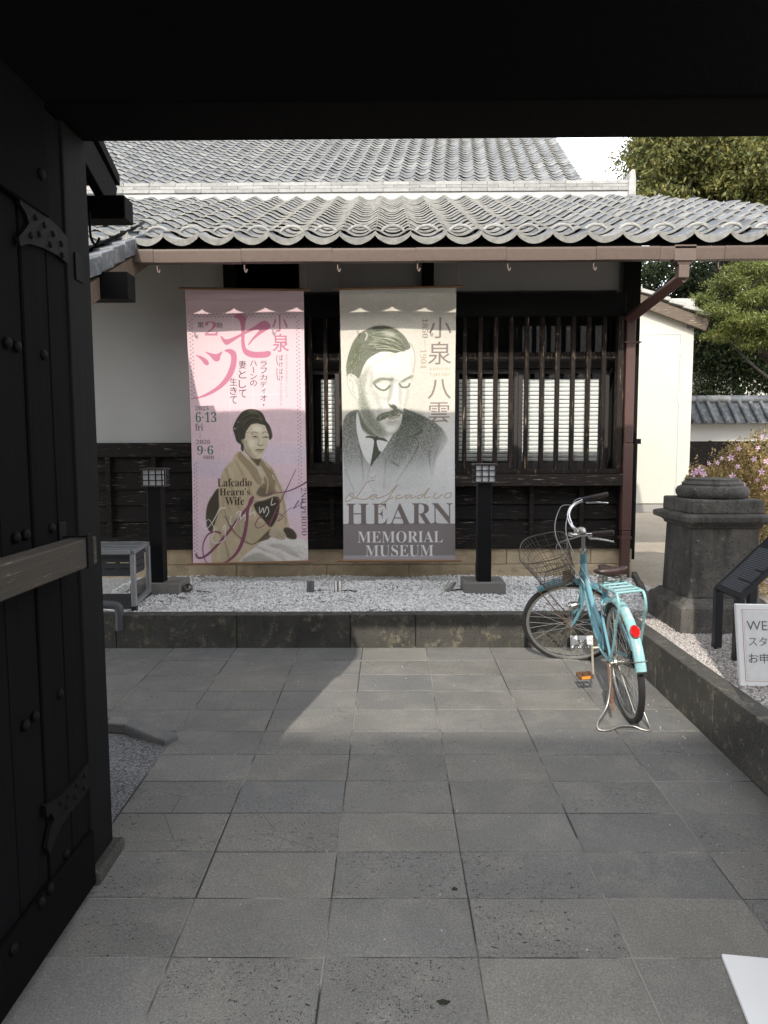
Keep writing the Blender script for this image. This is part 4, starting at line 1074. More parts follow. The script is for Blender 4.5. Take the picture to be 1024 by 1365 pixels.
# rear sprocket, chain guard wheel
sk = MB(); mt = rn.to_track_quat('Z', 'Y').to_matrix().to_4x4()
sk.lathe([(.012, .040), (.045, .040), (.046, .044), (.012, .044)], 22, mt, rc); sk.lathe([(.02, .030), (.036, .030), (.036, .034), (.02, .034)], 22, mt, rc)
sk.build('sprocket', M['black'], bike)
def fender(name, c, a, b, n, r, a0, a1, mat, w=.029, k=36):
    m = MB(); vs = []; fs = []; prof = [(-w, -.020), (-w * .8, -.004), (-w * .4, .006), (0, .009), (w * .4, .006), (w * .8, -.004), (w, -.020)]
    prof = prof + [(x * .93, y - .003) for x, y in prof[::-1]]; q = len(prof)
    for i in range(k + 1):
        t = a0 + (a1 - a0) * i / k; d = a * math.cos(t) + b * math.sin(t)
        for (x, y) in prof: vs.append(c + d * (r + y) + n * x)
    for i in range(k):
        for j in range(q): fs.append((i * q + j, i * q + (j + 1) % q, (i + 1) * q + (j + 1) % q, (i + 1) * q + j))
    fs.append(tuple(range(q))[::-1]); fs.append(tuple(k * q + j for j in range(q)))
    return m.add(vs, fs).build(name, mat, bike, smooth=True, auto=60)
# make b point up for both wheels
if rb_.z < 0: rb_ = -rb_
if fb.z < 0: fb = -fb
rf = fender('rear_fender', rc, ra, rb_, rn, .352, R(38), R(171), M['aqua'])
ff = fender('front_fender', fc, fa, fb, fn, .352, R(72), R(150), M['aqua_dark'])
def on_fender(t, rr, x=0): t = R(t); return rc + (ra * math.cos(t) + rb_ * math.sin(t)) * rr + rn * x
# reflector, stickers, tail cap on the rear fender
d = (on_fender(136, 1) - on_fender(136, 0)).normalized()
mq = d.to_track_quat('Z', 'Y').to_matrix().to_4x4()
# oval reflector
rv = on_fender(138, .366); tv = (on_fender(139, .36) - on_fender(137, .36)).normalized()
pts = [rv + tv * (.036 * math.cos(t)) + rn * (.0255 * math.sin(t)) for t in [2 * PI * k / 24 for k in range(24)]]
d = (rv - rc).normalized()
vs = [p for p in pts] + [p + d * .012 for p in pts] + [rv + (p - rv) * .8 + d * .017 for p in pts]
MB().add(vs, [tuple(range(24))[::-1]] + [(i, (i + 1) % 24, 24 + (i + 1) % 24, 24 + i) for i in range(24)] + [(24 + i, 24 + (i + 1) % 24, 48 + (i + 1) % 24, 48 + i) for i in range(24)] + [tuple(range(48, 72))]).build('reflector', M['red'], rf)
def sticker(t0, t1, x0, x1, mat, r_=.3625):
    vs = [on_fender(t0, r_ - (abs(x0) * .0 + .0), x0), on_fender(t0, r_, x1), on_fender(t1, r_, x1), on_fender(t1, r_, x0)]
    d = (vs[0] - rc).normalized(); vs = vs + [v - d * .004 for v in vs]
    MB().add(vs, [(0, 1, 2, 3), (7, 6, 5, 4), (0, 4, 5, 1), (1, 5, 6, 2), (2, 6, 7, 3), (3, 7, 4, 0)]).build('sticker', mat, rf)
sticker(112, 125, -.004, .010, M['whiteplastic']); sticker(149, 153, -.008, .006, M['whiteplastic'])
tc = MB().tube([on_fender(171, .352, -.026), on_fender(171, .361, 0), on_fender(171, .352, .026)], .006, 6); tc.build('tail_cap', M['rubber'], rf)
sty = MB()
for sgn in (-1, 1): sty.tube([on_fender(162, .350, .030 * sgn), rc + rn * (.062 * sgn) + ra * -.01], .0028, 6)
sty.tube([on_fender(162, .350, .030), on_fender(162, .366, .0), on_fender(162, .350, -.030)], .0028, 6)
sty.build('fender_stay', M['steel'], bike)
sty = MB()
for sgn in (-1, 1):
    sty.tube([fc + (fa * math.cos(R(140)) + fb * math.sin(R(140))) * .35 + fn * .03 * sgn, fc + fn * .062 * sgn], .0025, 6)
    sty.tube([fc + (fa * math.cos(R(75)) + fb * math.sin(R(75))) * .35 + fn * .05 * sgn, fc + fn * .064 * sgn], .004, 6)
sty.build('basket_stay', M['rust'], bike)
# frame: low curved twin tubes
fr = MB()
HT0, HT1 = (.772, 0, .82), (.836, 0, .645)
fr.tube([B(*HT0), B(*HT1)], .023, 14)
bb = (.43, 0, .285)
fr.tube(spline([B(.822, 0, .675), B(.775, 0, .56), B(.69, 0, .42), B(.56, 0, .315), B(*bb)], 7), .0205, 12)
fr.tube(spline([B(.795, 0, .745), B(.725, 0, .62), B(.62, 0, .50), B(.47, 0, .42), B(.375, 0, .42)], 7), .0165, 12)
fr.tube([B(*bb), B(.272, 0, .69)], .0175, 12)
fr.tube([B(.43, -.035, .285), B(.43, .035, .285)], .024, 14)
for sgn in (-1, 1):
    fr.tube(spline([B(.40, .028 * sgn, .285), B(.25, .045 * sgn, .30), B(0, .065 * sgn, .332)], 5), .0095, 8)
    fr.tube(spline([B(.30, .018 * sgn, .62), B(.2, .045 * sgn, .52), B(0, .065 * sgn, .34)], 5), .008, 8)
fr.build('frame', M['aqua_dark'], bike, smooth=True, auto=60)
hc = MB(); hc.tube([B(.766, 0, .836), B(.773, 0, .818)], .026, 14); hc.tube([B(.835, 0, .648), B(.842, 0, .628)], .026, 14); hc.build('headset', M['chrome'], bike, smooth=True, auto=50)
fk = MB()
for sgn in (-1, 1):
    fk.tube(spline([T_(.845, .028 * sgn, .66), T_(.868, .050 * sgn, .60), T_(.905, .054 * sgn, .49), T_(.965, .054 * sgn, .40), T_(FH[0], .050 * sgn, FH[1])], 6), [.0135] * 12 + [.0125] * 6 + [.011 - .0005 * i for i in range(7)], 10)
fk.tube([T_(.845, -.032, .66), T_(.845, .032, .66)], .0145, 10)
fk.build('fork', M['aqua_dark'], bike, smooth=True, auto=60)
# front brake and lamp
cb = MB(); cb.tube(spline([T_(.90, -.045, .625), T_(.915, -.03, .665), T_(.90, 0, .675), T_(.915, .03, .665), T_(.90, .045, .625)], 5), .006, 6); cb.build('front_brake', M['black'], bike)
lp = MB(); lm = (T_(1.4, .08, .56) - T_(.4, .08, .56)).normalized().to_track_quat('Z', 'Y').to_matrix().to_4x4()
lp.lathe([(.012, -.04), (.022, -.02), (.030, .01), (.032, .03), (.026, .036)], 14, lm, T_(.955, -.085, .50)); lp.build('head_lamp', M['chrome'], bike, smooth=True, auto=50)
# steering stem and handlebar
hb = MB(); hb.tube(spline([B(.768, 0, .83), T_(.735, 0, .92), T_(.715, 0, .955), T_(.735, 0, .975), T_(.765, 0, .98)], 5), .0125, 10)
hb.build('stem', M['steel'], bike, smooth=True, auto=60)
def bar_pts(sg): return [T_(.765, 0, .98), T_(.768, .035 * sg, .982), T_(.785, .075 * sg, 1.0), T_(.785, .135 * sg, 1.045), T_(.745, .200 * sg, 1.065), T_(.65, .245 * sg, 1.055), T_(.535, .262 * sg, 1.035)]
hl = bar_pts(-1)[::-1]; hr = bar_pts(1)[1:]
handle = MB().tube(spline(hl + hr, 6), .0112, 10).build('handlebar', M['chrome'], bike, smooth=True, auto=60)
for sg in (-1, 1):
    P = bar_pts(sg); d = (P[-1] - P[-2]).normalized()
    MB().tube([P[-1] - d * .105, P[-1] - d * .10, P[-1] + d * .012, P[-1] + d * .02], [.0145, .0165, .0165, .013], 10).build('grip', M['grip'], handle, smooth=True, auto=50)
    base = P[-2] + d * .0; dn = (T_(0, 0, 0) - T_(0, 0, 1)).normalized(); fd = (T_(1, 0, 0) - T_(0, 0, 0)).normalized()
    lv = MB(); lv.tube(spline([base, base + dn * .022 + fd * .012, base + dn * .035 + d * .03, base + dn * .05 + d * .075, base + dn * .066 + d * .115], 5), [.009] * 6 + [.0075] * 8 + [.006] * 7, 8)
    lv.build('brake_lever', M['chrome'], handle, smooth=True, auto=60)
    if sg > 0: MB().tube([P[-2] - d * .03, P[-2] + d * .03], .019, 10).build('gear_shifter', M['black'], handle, smooth=True, auto=50)
P = bar_pts(-1)
bp = P[4] * .5 + P[5] * .5; upv = (T_(0, 0, 1) - T_(0, 0, 0)).normalized(); mq = upv.to_track_quat('Z', 'Y').to_matrix().to_4x4()
MB().lathe([(.010, .008), (.012, .018), (.029, .020), (.0295, .026), (.026, .038), (.016, .047), (.004, .050)], 18, mq, bp).build('bell', M['steel'], handle, smooth=True, auto=50)
cbl = MB()
for (p, q) in ((bar_pts(-1)[5], T_(.91, .02, .68)), (bar_pts(1)[5], B(.70, .02, .60)), (bar_pts(1)[4], B(.71, -.015, .60))):
    md = (p + q) / 2 + (T_(1, 0, 0) - T_(0, 0, 0)) * .16 + Vector((0, 0, .10))
    cbl.tube(spline([p, p + (T_(1, 0, 0) - T_(0, 0, 0)) * .09 + Vector((0, 0, .01)), md, q], 8), .0032, 6)
cbl.build('cable', M['alu'], bike, smooth=True)
# wire basket
bk = MB()
def K(u, v, t):                     # u across, v along the bike, t height 0..1
    w0, w1 = .13, .185; d0, d1 = .105, .155
    W_, D_ = w0 + (w1 - w0) * t, d0 + (d1 - d0) * t
    # rounded rectangle
    ang = u; cx = abs(math.cos(ang)) ** .55 * math.copysign(1, math.cos(ang)); sx = abs(math.sin(ang)) ** .55 * math.copysign(1, math.sin(ang))
    front = .5 - .5 * cx
    return T_(.985 + .015 * t + D_ * cx * v, W_ * sx * v, .69 + t * (.25 + .02 * cx))
N = 30
for k in range(N):
    a = 2 * PI * (k + .5) / N; bk.tube([K(a, 1, t) for t in (0, .5, 1)], .0018, 4)
for t in (0, .16, .33, .5, .66, .83): bk.tube([K(2 * PI * k / 40, 1, t) for k in range(40)], .0018 if 0 < t < .66 or t > .7 else .003, 4, closed=True)
for k in range(-4, 5):
    bk.tube([T_(.985 + .105, k * .027, .69), T_(.985 - .105, k * .027, .69)], .0018, 4)
for k in range(-2, 3): bk.tube([T_(.985 + k * .04, -.125, .69), T_(.985 + k * .04, .125, .69)], .0018, 4)
basket = bk.build('basket', M['basket'], bike)
MB().tube([K(2 * PI * k / 48, 1, 1.0) for k in range(48)], .0042, 8, closed=True).build('basket_rim', M['basket'], basket, smooth=True)
MB().box(-.06, .06, .905, .965, .678, .686, Ms).build('basket_bracket', M['rust'], basket)
# saddle
SS = [(.135, .012, .0), (.11, .020, .010), (.06, .030, .014), (.0, .046, .012), (-.05, .078, .014), (-.085, .100, .026), (-.115, .104, .036), (-.14, .085, .034), (-.15, .05, .022)]
vs = []; fs = []; q = 12
for (s, hw, z) in SS:
    for k in range(q):
        t = 2 * PI * k / q; x = hw * math.cos(t); zz = (.022 if math.sin(t) > 0 else .034) * math.sin(t)
        if math.sin(t) < 0: x *= .92
        vs.append(B(.215 + s, x, .800 + z + zz - .012 * (1 - abs(math.cos(t))) * (math.sin(t) > 0)))
for i in range(len(SS) - 1):
    for k in range(q): fs.append((i * q + k, i * q + (k + 1) % q, (i + 1) * q + (k + 1) % q, (i + 1) * q + k))
fs.append(tuple(range(q))[::-1]); fs.append(tuple((len(SS) - 1) * q + k for k in range(q)))
o = MB().add(vs, fs).build('saddle', M['saddle'], bike, smooth=True)
sm = o.modifiers.new('round', 'SUBSURF'); sm.levels = sm.render_levels = 1
spn = MB()
for sg in (-1, 1):
    spn.tube(spline([B(.32, .012 * sg, .79), B(.25, .03 * sg, .765), B(.17, .035 * sg, .765), B(.10, .06 * sg, .785)], 4), .0045, 6)
    for k in range(3): spn.tube([B(.10 + .017 * math.cos(t), (.062 + .017 * math.sin(t) * 1.0) * sg, .768 + .012 * k) for t in [2 * PI * i / 10 for i in range(10)]], .0035, 5, closed=True)
spn.build('saddle_spring', M['steel'], o, label='coiled steel springs under the saddle')
MB().tube([B(.272, 0, .685), B(.236, 0, .785)], .0128, 10).build('seat_post', M['chrome'], bike, smooth=True, auto=50)
MB().tube([B(.278, 0, .675), B(.268, 0, .70)], .0215, 12).build('seat_clamp', M['steel'], bike, smooth=True, auto=50)
# rear rack
rk_ = MB(); h = .752
for sg in (-1, 1):
    rk_.tube(spline([B(.20, .045 * sg, .70), B(.15, .06 * sg, h - .005), B(.12, .065 * sg, h), B(-.05, .066 * sg, h + .01), B(-.21, .066 * sg, h + .025), B(-.255, .067 * sg, h + .012), B(-.262, .068 * sg, h - .05), B(-.20, .07 * sg, .62), B(-.09, .072 * sg, .45), B(.0, .072 * sg, .345)], 6), .0075, 8)
for s in (.13, .04, -.06, -.16, -.235): rk_.tube([B(s, -.064, h + .012 - .07 * s), B(s, .064, h + .012 - .07 * s)], .0065, 8)
rk_.build('rear_rack', M['aqua'], bike, smooth=True, auto=60)
# cranks and pedals, chain
ck = MB(); ck.tube([B(.43, -.075, .285), B(.43, .075, .285)], .009, 8)
ck.bar(B(.43, -.072, .295), B(.425, -.082, .125), .020, .011, (1, 0, 0)); ck.bar(B(.43, .072, .275), B(.435, .082, .445), .020, .011, (1, 0, 0))
crank = ck.build('crank', m_flat('cream_crank', (.60, .55, .45), .35, .5), bike, bevel=.002)
for (sg, hh) in ((-1, .118), (1, .45)):
    pd = MB(); l0, l1 = (.09 * sg, .178 * sg)
    x0, x1 = min(l0, l1), max(l0, l1)
    for (s0, s1) in ((.385, .395), (.46, .47)): pd.box(x0, x1, s0, s1, hh - .011, hh + .011, Mb)
    pd.box(x0, x0 + .01, .396, .459, hh - .008, hh + .008, Mb); pd.box(x1 - .01, x1, .396, .459, hh - .008, hh + .008, Mb); pd.box((x0 + x1) / 2 - .008, (x0 + x1) / 2 + .008, .396, .459, hh - .008, hh + .008, Mb)
    p_ = pd.build('pedal', M['rust'], crank)
    MB().box(x0 + .018, x1 - .018, .380, .3845, hh - .007, hh + .009, Mb).build('pedal_reflector', M['orange'], crank)
cr_ = MB(); bbp = B(.43, .05, .285); cr_.lathe([(.03, -.002), (.078, -.002), (.078, .002), (.03, .002)], 26, mt, bbp); cr_.build('chainring', M['black'], bike)
ch = MB(); ch.bar(B(.43, .05, .363), B(0, .05, .378), .006, .010, (1, 0, 0)); ch.bar(B(.43, .05, .207), B(0, .05, .288), .006, .010, (1, 0, 0)); ch.build('chain', M['rubber'], bike)
cg = MB()
cg.prism([(.47, .385), (.05, .40), (.0, .385), (.0, .372), (.47, .35)], lambda a, b, t: B(a, .060 + t, b), .004); cg.build('chain_guard', M['black'], bike)
# ring lock, rear brake, rear hub block
rl = MB(); lk = rc + (ra * math.cos(R(52)) + rb_ * math.sin(R(52))) * .31
rl.tube([lk + rn * (.045 * math.sin(t)) + (ra * math.cos(R(52)) + rb_ * math.sin(R(52))) * (.05 * math.cos(t)) for t in [R(-130 + 20 * i) for i in range(14)]], .007, 6); rl.build('ring_lock', M['steel'], bike, smooth=True)
b3 = MB(); b3.tube([rc + rn * -.072, rc + rn * .075], .0075, 8); b3.lathe([(.012, -.058), (.034, -.056), (.036, -.044), (.012, -.042)], 16, mt, rc); b3.bar(B(.0, -.066, .332), B(.015, -.070, .24), .018, .01, (1, 0, 0)); b3.build('rear_axle', M['steel'], bike, smooth=True, auto=40)
sf = MB().box(.004, .022, -.012, .010, .0, .001, Matrix.Translation((0, 0, -9)))
rr_ = MB(); pos_ = B(.30, -.01, .58); rr_.tube([pos_ + Vector((0, 0, -.010)), pos_ + Vector((0, 0, .010))], .013, 8)
# double leg stand, a bent wire behind the rear wheel
zf_ = floor_z(BY - .13) + .006
kp = [B(-.005, -.078, .33), B(-.03, -.090, .22), Vector((BX - .14, BY - .06, zf_ + .10)), Vector((BX - .205, BY - .115, zf_ + .03)), Vector((BX - .205, BY - .145, zf_)), Vector((BX - .15, BY - .150, zf_)), Vector((BX - .09, BY - .130, zf_ + .012)), Vector((BX - .02, BY - .125, zf_ + .012)), Vector((BX + .025, BY - .145, zf_)), Vector((BX + .065, BY - .15, zf_)), Vector((BX + .062, BY - .11, zf_ + .04)), Vector((BX + .045, BY - .06, zf_ + .12)), B(-.03, .085, .22), B(-.005, .078, .33)]
MB().tube(spline(kp, 5), .0058, 8).build('kickstand', M['steel'], bike, smooth=True)
ki = MB(); ki.bar(B(-.005, -.082, .335), B(-.045, -.094, .12), .022, .006, (0, 1, 0)); ki.bar(B(-.045, -.092, .14), B(-.065, -.098, .085), .014, .01, (0, 1, 0)); ki.build('stand_spring', M['rust'], bike)
# ------------------------------------------------------------------ storehouse, garden wall, far house
rs = random.Random(21)
SY = 15.0
store = thing('storehouse', 'white storehouse with cream door under a tiled verge, right of the house corner', 'building', (5.5, SY + 1, .21))
def zS(py, px=880): return atY(px, py, SY).z
def xS(px, py=560): return atY(px, py, SY).x
sx1 = xS(921); gz = zS(684)
box('wall', 3.2, sx1, SY, SY + 3.5, zS(672), zS(398), M['cream'], store)
box('base_course', 3.2, sx1 + .01, SY - .012, SY + 3.5, gz - .2, zS(672) - .004, M['granite'], store)
dx1 = xS(903); dz1, dz0 = zS(447), zS(671)
dr = box('door', 3.6, dx1, SY - .03, SY - .004, dz0, dz1, M['cream'], store, bevel=.006)
box('door_frame', dx1 + .006, dx1 + .035, SY - .02, SY - .002, dz0, dz1 + .03, M['plaster'], store, bevel=.004)
box('door_frame', 3.6, dx1 + .004, SY - .02, SY - .002, dz1 + .006, dz1 + .035, M['plaster'], store, bevel=.004)
for py in (466, 530, 655): box('hinge', dx1 - .02, dx1 + .012, SY - .045, SY - .031, zS(py + 8), zS(py - 7), M['alu'], dr)
p0, p1 = atY(838, 395, SY - .15), atY(943, 434, SY - .15)
MB().bar((p0.x - .6, SY - .16, p0.z + .22), (p1.x, SY - .16, p1.z), .05, .23, (0, 0, 1)).build('barge_board', M['bargewood'], store, bevel=.004)
d = (Vector((p1.x, 0, p1.z)) - Vector((p0.x, 0, p0.z)))
for k in range(9):
    a = Vector((p1.x + .05, SY - .18, p1.z + .17)) - Vector((d.x, 0, d.z)).normalized() * (.30 * k)
    b = a - Vector((d.x, 0, d.z)).normalized() * .31
    MB().bar((b.x, SY - .14, b.z + .0), (a.x, SY - .14, a.z + .03), .22, .075).build('verge_tile', M['tile_edge'], store, bevel=.008)
v = [(p1.x, SY - .1, p1.z + .12), (p1.x, SY + 3.6, p1.z + .12), (p1.x - 3.6, SY + 3.6, p1.z + 1.42), (p1.x - 3.6, SY - .1, p1.z + 1.42)]
v += [(x, y, z + .06) for x, y, z in v]
MB().add(v, [(0, 1, 2, 3), (7, 6, 5, 4), (0, 4, 5, 1), (1, 5, 6, 2), (2, 6, 7, 3), (3, 7, 4, 0)]).build('roof', M['tile'], store)
box('wall_lamp', xS(912), xS(921), SY - .10, SY - .002, zS(438), zS(428), M['pvc'], store)
# low dark fence beside the house corner
fe_ = thing('fence', 'low black plank fence behind the brown downspout', 'fence', (2.6, 7.6, .36))
fx = atY(849, 600, 7.7).x
box('plank', XR + .01, fx, 7.68, 7.72, .38, atY(846, 592, 7.7).z, M['blackwood'], fe_)
box('cap', XR + .01, fx + .025, 7.65, 7.75, atY(846, 592, 7.7).z + .001, atY(846, 585, 7.7).z, M['blackwood'], fe_)
# garden wall
GW = 18.5
gw = thing('garden_wall', 'white plaster garden wall with small tiled roof behind the azalea', 'wall', (8, GW, .22))
def zW(py): return atY(970, py, GW).z
wx0, wx1 = 6.9, 16.0
box('plaster', wx0, wx1, GW, GW + .25, zW(587), zW(562), M['plaster'], gw)
box('boarding', wx0, wx1, GW - .03, GW + .25, .5, zW(588), M['plank'], gw)
rz0, rz1 = zW(566), zW(535)
v = [(wx0, GW - .45, rz0 + .02), (wx1, GW - .45, rz0 + .02), (wx1, GW + .12, rz1), (wx0, GW + .12, rz1), (wx0, GW + .7, rz0), (wx1, GW + .7, rz0)]
MB().add(v, [(0, 1, 2, 3), (3, 2, 5, 4), (0, 3, 4), (1, 5, 2), (0, 4, 5, 1)]).build('roof', M['tile'], gw)
x = wx0 + .1
while x < wx1:
    MB().tube([(x, GW - .50, rz0 + .04), (x, GW + .10, rz1 + .02)], .05, 8).build('cover_tile', M['tile'], gw, smooth=True, auto=50); x += .27
x = wx0
while x < wx1: MB().tube([(x, GW + .12, rz1 + .06), (x + .29, GW + .12, rz1 + .06)], .10, 10).build('ridge_tile', M['tile'], gw, smooth=True, auto=50); x += .295
# white house far behind the trees
fh = thing('house', 'white plaster house glimpsed between the trees beyond the garden wall', 'house', (17, 29, .8))
box('wall', 11.5, 22, 27, 34, .5, atY(980, 470, 27).z, M['cream'], fh)
box('window', 14.2, 15.2, 26.96, 26.995, 2.6, 3.6, M['frame_dark'], fh)
v = [(11.0, 26.4, atY(980, 470, 27).z), (22.5, 26.4, atY(980, 470, 27).z), (22.5, 30.5, 7.4), (11.0, 30.5, 7.4), (11.0, 34.6, 5.2), (22.5, 34.6, 5.2)]
MB().add(v, [(0, 1, 2, 3), (3, 2, 5, 4), (0, 3, 4), (1, 5, 2), (0, 4, 5, 1)]).build('roof', M['tile'], fh)

# ------------------------------------------------------------------ foliage
def leaf_mesh(cent, size, rg, aspect=2.6, droop=.25, outward=None, fold=True):
    """leaf quads folded along the midrib, returns verts, faces"""
    n = len(cent)
    d = rg.normal(size=(n, 3)); 
    if outward is not None: d = d * .8 + outward
    d[:, 2] -= droop; d /= np.linalg.norm(d, axis=1, keepdims=True)
    r = rg.normal(size=(n, 3)); sd = np.cross(d, r); sd /= np.linalg.norm(sd, axis=1, keepdims=True); up_ = np.cross(sd, d)
    L = size * rg.uniform(.7, 1.3, (n, 1)); Wd = L / aspect
    base = cent; tip = cent + d * L; mid = cent + d * L * .5 - up_ * L * .05
    a = mid + sd * Wd * .5 + up_ * L * .06; b = mid - sd * Wd * .5 + up_ * L * .06
    V = np.stack([base, a, tip, b], 1).reshape(-1, 3)
    F = (np.array([[0, 1, 2, 3]]) + (np.arange(n) * 4)[:, None])
    return V, F
def tree(label, base, blobs, n, size, mat, trunk_r, group, rg, aspect=2.6, clump=26, spread=.17, droop=.25, name='broadleaf_tree', flat=1.0):
    t = thing(name, label, 'tree', base, group)
    base = Vector(base)
    tm = MB(); bl = [(Vector(c), r) for c, r in blobs]
    top = max(b[0].z for b in bl); cxy = sum((b[0] for b in bl), Vector()) / len(bl)
    main = spline([base + Vector((0, 0, -.2)), base + Vector((.08, .05, (top - base.z) * .25)), base * .5 + Vector((cxy.x, cxy.y, base.z)) * .5 + Vector((0, 0, (top - base.z) * .5)), Vector((cxy.x, cxy.y, top))], 6)
    m = len(main); tm.tube(main, [trunk_r * (1 - .85 * i / (m - 1)) for i in range(m)], 9)
    for (c, r) in bl:
        k = min(m - 2, max(3, int(m * .30 + (m * .5) * max(0, (c.z - base.z) / (top - base.z + .01) - .25))))
        q = main[k]; mid = (q + c) / 2 + Vector((rg.uniform(-.2, .2), rg.uniform(-.2, .2), -.12 * r))
        br = spline([q, mid, c, c + Vector((rg.uniform(-.4, .4) * r, rg.uniform(-.4, .4) * r, .35 * r))], 5)
        tm.tube(br, [trunk_r * .42 * (1 - .88 * i / (len(br) - 1)) for i in range(len(br))], 6)
        for _ in range(5):
            e = c + Vector(rg.normal(size=3)).normalized() * r * .8; tm.tube([c, (c + e) / 2 + Vector((0, 0, .06)), e], [trunk_r * .12, trunk_r * .08, trunk_r * .03], 5)
    tm.build('trunk', M['bark'], t, smooth=True)
    # leaf tufts on the shells of the limbs' ends
    if clump >= 40:                                    # break big limbs into smaller leafy heads with gaps between
        nb = []
        for (c, r) in bl:
            for _ in range(7):
                e = Vector(rg.normal(size=3)).normalized(); nb.append((c + e * r * rg.uniform(.55, .95), r * rg.uniform(.32, .5)))
        bl = nb
    vol = np.array([r ** 2 for _, r in bl]); per = (n * vol / vol.sum()).astype(int)
    Vs = []; Fs = []; off = 0
    for (c, r), k in zip(bl, per):
        nt_ = max(3, k // clump)
        dirs = rg.normal(size=(nt_, 3)); dirs /= np.linalg.norm(dirs, axis=1, keepdims=True)
        rad = r * rg.uniform(.35, 1.08, (nt_, 1)) ** .6
        cen = np.array(c)[None] + dirs * rad * np.array([1, 1, flat])
        lc = np.repeat(cen, clump, 0) + rg.normal(size=(nt_ * clump, 3)) * spread * np.array([1, 1, .6 * (flat ** .3)])
        ow = np.repeat(dirs, clump, 0) * .7
        V, F_ = leaf_mesh(lc, size, rg, aspect, droop, ow)
        Vs.append(V); Fs.append(F_ + off); off += len(V)
    cr = np_obj('crown', np.concatenate(Vs), np.concatenate(Fs), mat, t)
    return t
rg = np.random.RandomState(8)
def at(px, py, y): p = atY(px, py, y); return (p.x, p.y, p.z)
# big evergreen, upper right
bl = [(at(900, 245, 17), 1.05), (at(880, 215, 17.4), .8), (at(935, 215, 16.6), 1.2), (at(985, 195, 17), 1.3), (at(940, 160, 17.5), 1.5), (at(1010, 250, 16.2), .95), (at(1050, 200, 17), 1.4), (at(865, 262, 17.6), .7), (at(920, 285, 17), .9), (at(1040, 290, 16), 1.1), (at(1000, 130, 17.5), 1.6), (at(960, 300, 17.5), .7), (at(895, 190, 17.6), .7)]
tree('large olive green evergreen tree rising behind the right end of the tiled roof', (10.9, 17.6, .45), bl, 90000, .115, M['leaf_olive'], .30, 'trees behind the storehouse', rg, spread=.12, droop=.5, clump=40)
# layered bright conifer, right middle: thin flat pads with gaps between them
bl = [(at(1000, 360, 15.0), .50), (at(968, 378, 14.8), .36), (at(1018, 396, 14.6), .52), (at(952, 414, 14.8), .34), (at(992, 428, 14.6), .48), (at(1034, 440, 14.6), .55), (at(962, 446, 14.9), .30), (at(1054, 380, 15), .55), (at(1008, 458, 14.8), .36), (at(938, 398, 15), .18), (at(985, 404, 15.2), .34)]
tree('bright yellow green layered tree right of the storehouse roof', (9.6, 15.2, .42), bl, 30000, .075, M['leaf_pine'], .11, 'trees behind the storehouse', rg, aspect=4.0, clump=30, spread=.085, droop=.1, name='layered_tree', flat=.28)
# dark trees behind
bl = [(at(960, 470, 20.2), .75), (at(1000, 495, 20.2), .6), (at(1015, 460, 20.2), .85), (at(950, 440, 20.2), .9), (at(985, 478, 20.2), .5), (at(1045, 490, 20.2), .8), (at(935, 468, 20.2), .5), (at(1010, 425, 20.2), 1.0), (at(1000, 380, 20.2), 1.0)]
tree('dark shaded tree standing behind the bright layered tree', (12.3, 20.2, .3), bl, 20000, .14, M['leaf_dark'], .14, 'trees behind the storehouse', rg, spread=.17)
bl = [(at(900, 375, 22.8), .85), (at(925, 410, 22.8), .9), (at(870, 365, 22.8), .5), (at(950, 380, 22.8), 1.0), (at(905, 420, 22.8), .6), (at(858, 372, 22.8), .3), (at(925, 350, 22.8), .8)]
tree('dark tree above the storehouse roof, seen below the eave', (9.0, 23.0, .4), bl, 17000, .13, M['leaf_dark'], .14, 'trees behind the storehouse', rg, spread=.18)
bl = [(at(945, 506, 20.0), .34), (at(932, 522, 20.0), .26), (at(966, 520, 20.0), .3), (at(945, 536, 20.0), .3), (at(982, 512, 20.0), .2), (at(926, 492, 20.0), .26), (at(955, 488, 20.0), .2), (at(922, 540, 20.0), .26), (at(976, 536, 20.0), .25)]
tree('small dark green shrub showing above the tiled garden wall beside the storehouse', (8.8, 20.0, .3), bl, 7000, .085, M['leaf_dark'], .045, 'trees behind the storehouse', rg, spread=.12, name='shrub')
# azalea with pink flowers behind the pedestal
az = thing('azalea_bush', 'tan leaved azalea bush with pink flowers behind the stone pedestal', 'bush', (3.0, 6.3, .38))
rgz = np.random.RandomState(12)
st_ = MB(); cen = []
AZ = [(at(1000, 640, 6.2), .30), (at(965, 655, 6.1), .25), (at(1035, 625, 6.3), .38), (at(1010, 690, 6.1), .34), (at(945, 645, 6.1), .15), (at(980, 690, 6.1), .3), (at(1050, 700, 6.2), .4), (at(1025, 655, 6.0), .3), (at(930, 640, 6.2), .10), (at(1020, 760, 6.3), .34), (at(985, 620, 6.3), .2)]
for (c, r) in AZ:
    k = int(2600 * r); d_ = rgz.normal(size=(k, 3)); d_ /= np.linalg.norm(d_, axis=1, keepdims=True)
    cen.append(np.array(c) + d_ * r * rgz.uniform(.2, 1.05, (k, 1)) ** .5)
    for _ in range(int(60 * r) + 3):
        e = Vector(c) + Vector(rgz.normal(size=3)).normalized() * r * 1.0; e.z = abs(e.z - c[2]) + c[2] if rgz.rand() < .6 else e.z
        st_.tube([Vector((3.0, 6.35, .38)) * .35 + Vector(c) * .65, e], [.004, .0015], 4)
for (px, py) in ((1010, 578), (978, 590), (1012, 590), (950, 603), (930, 612), (1000, 597), (965, 600), (925, 622)):
    b = Vector(at(px, py + 45, 6.2)); e = Vector(at(px, py, 6.2)); st_.tube([b, e], [.004, .002], 4)
    k = 26; tt = rgz.uniform(.2, 1, (k, 1)); cen.append(np.array(b) * (1 - tt) + np.array(e) * tt + rgz.normal(size=(k, 3)) * .018)
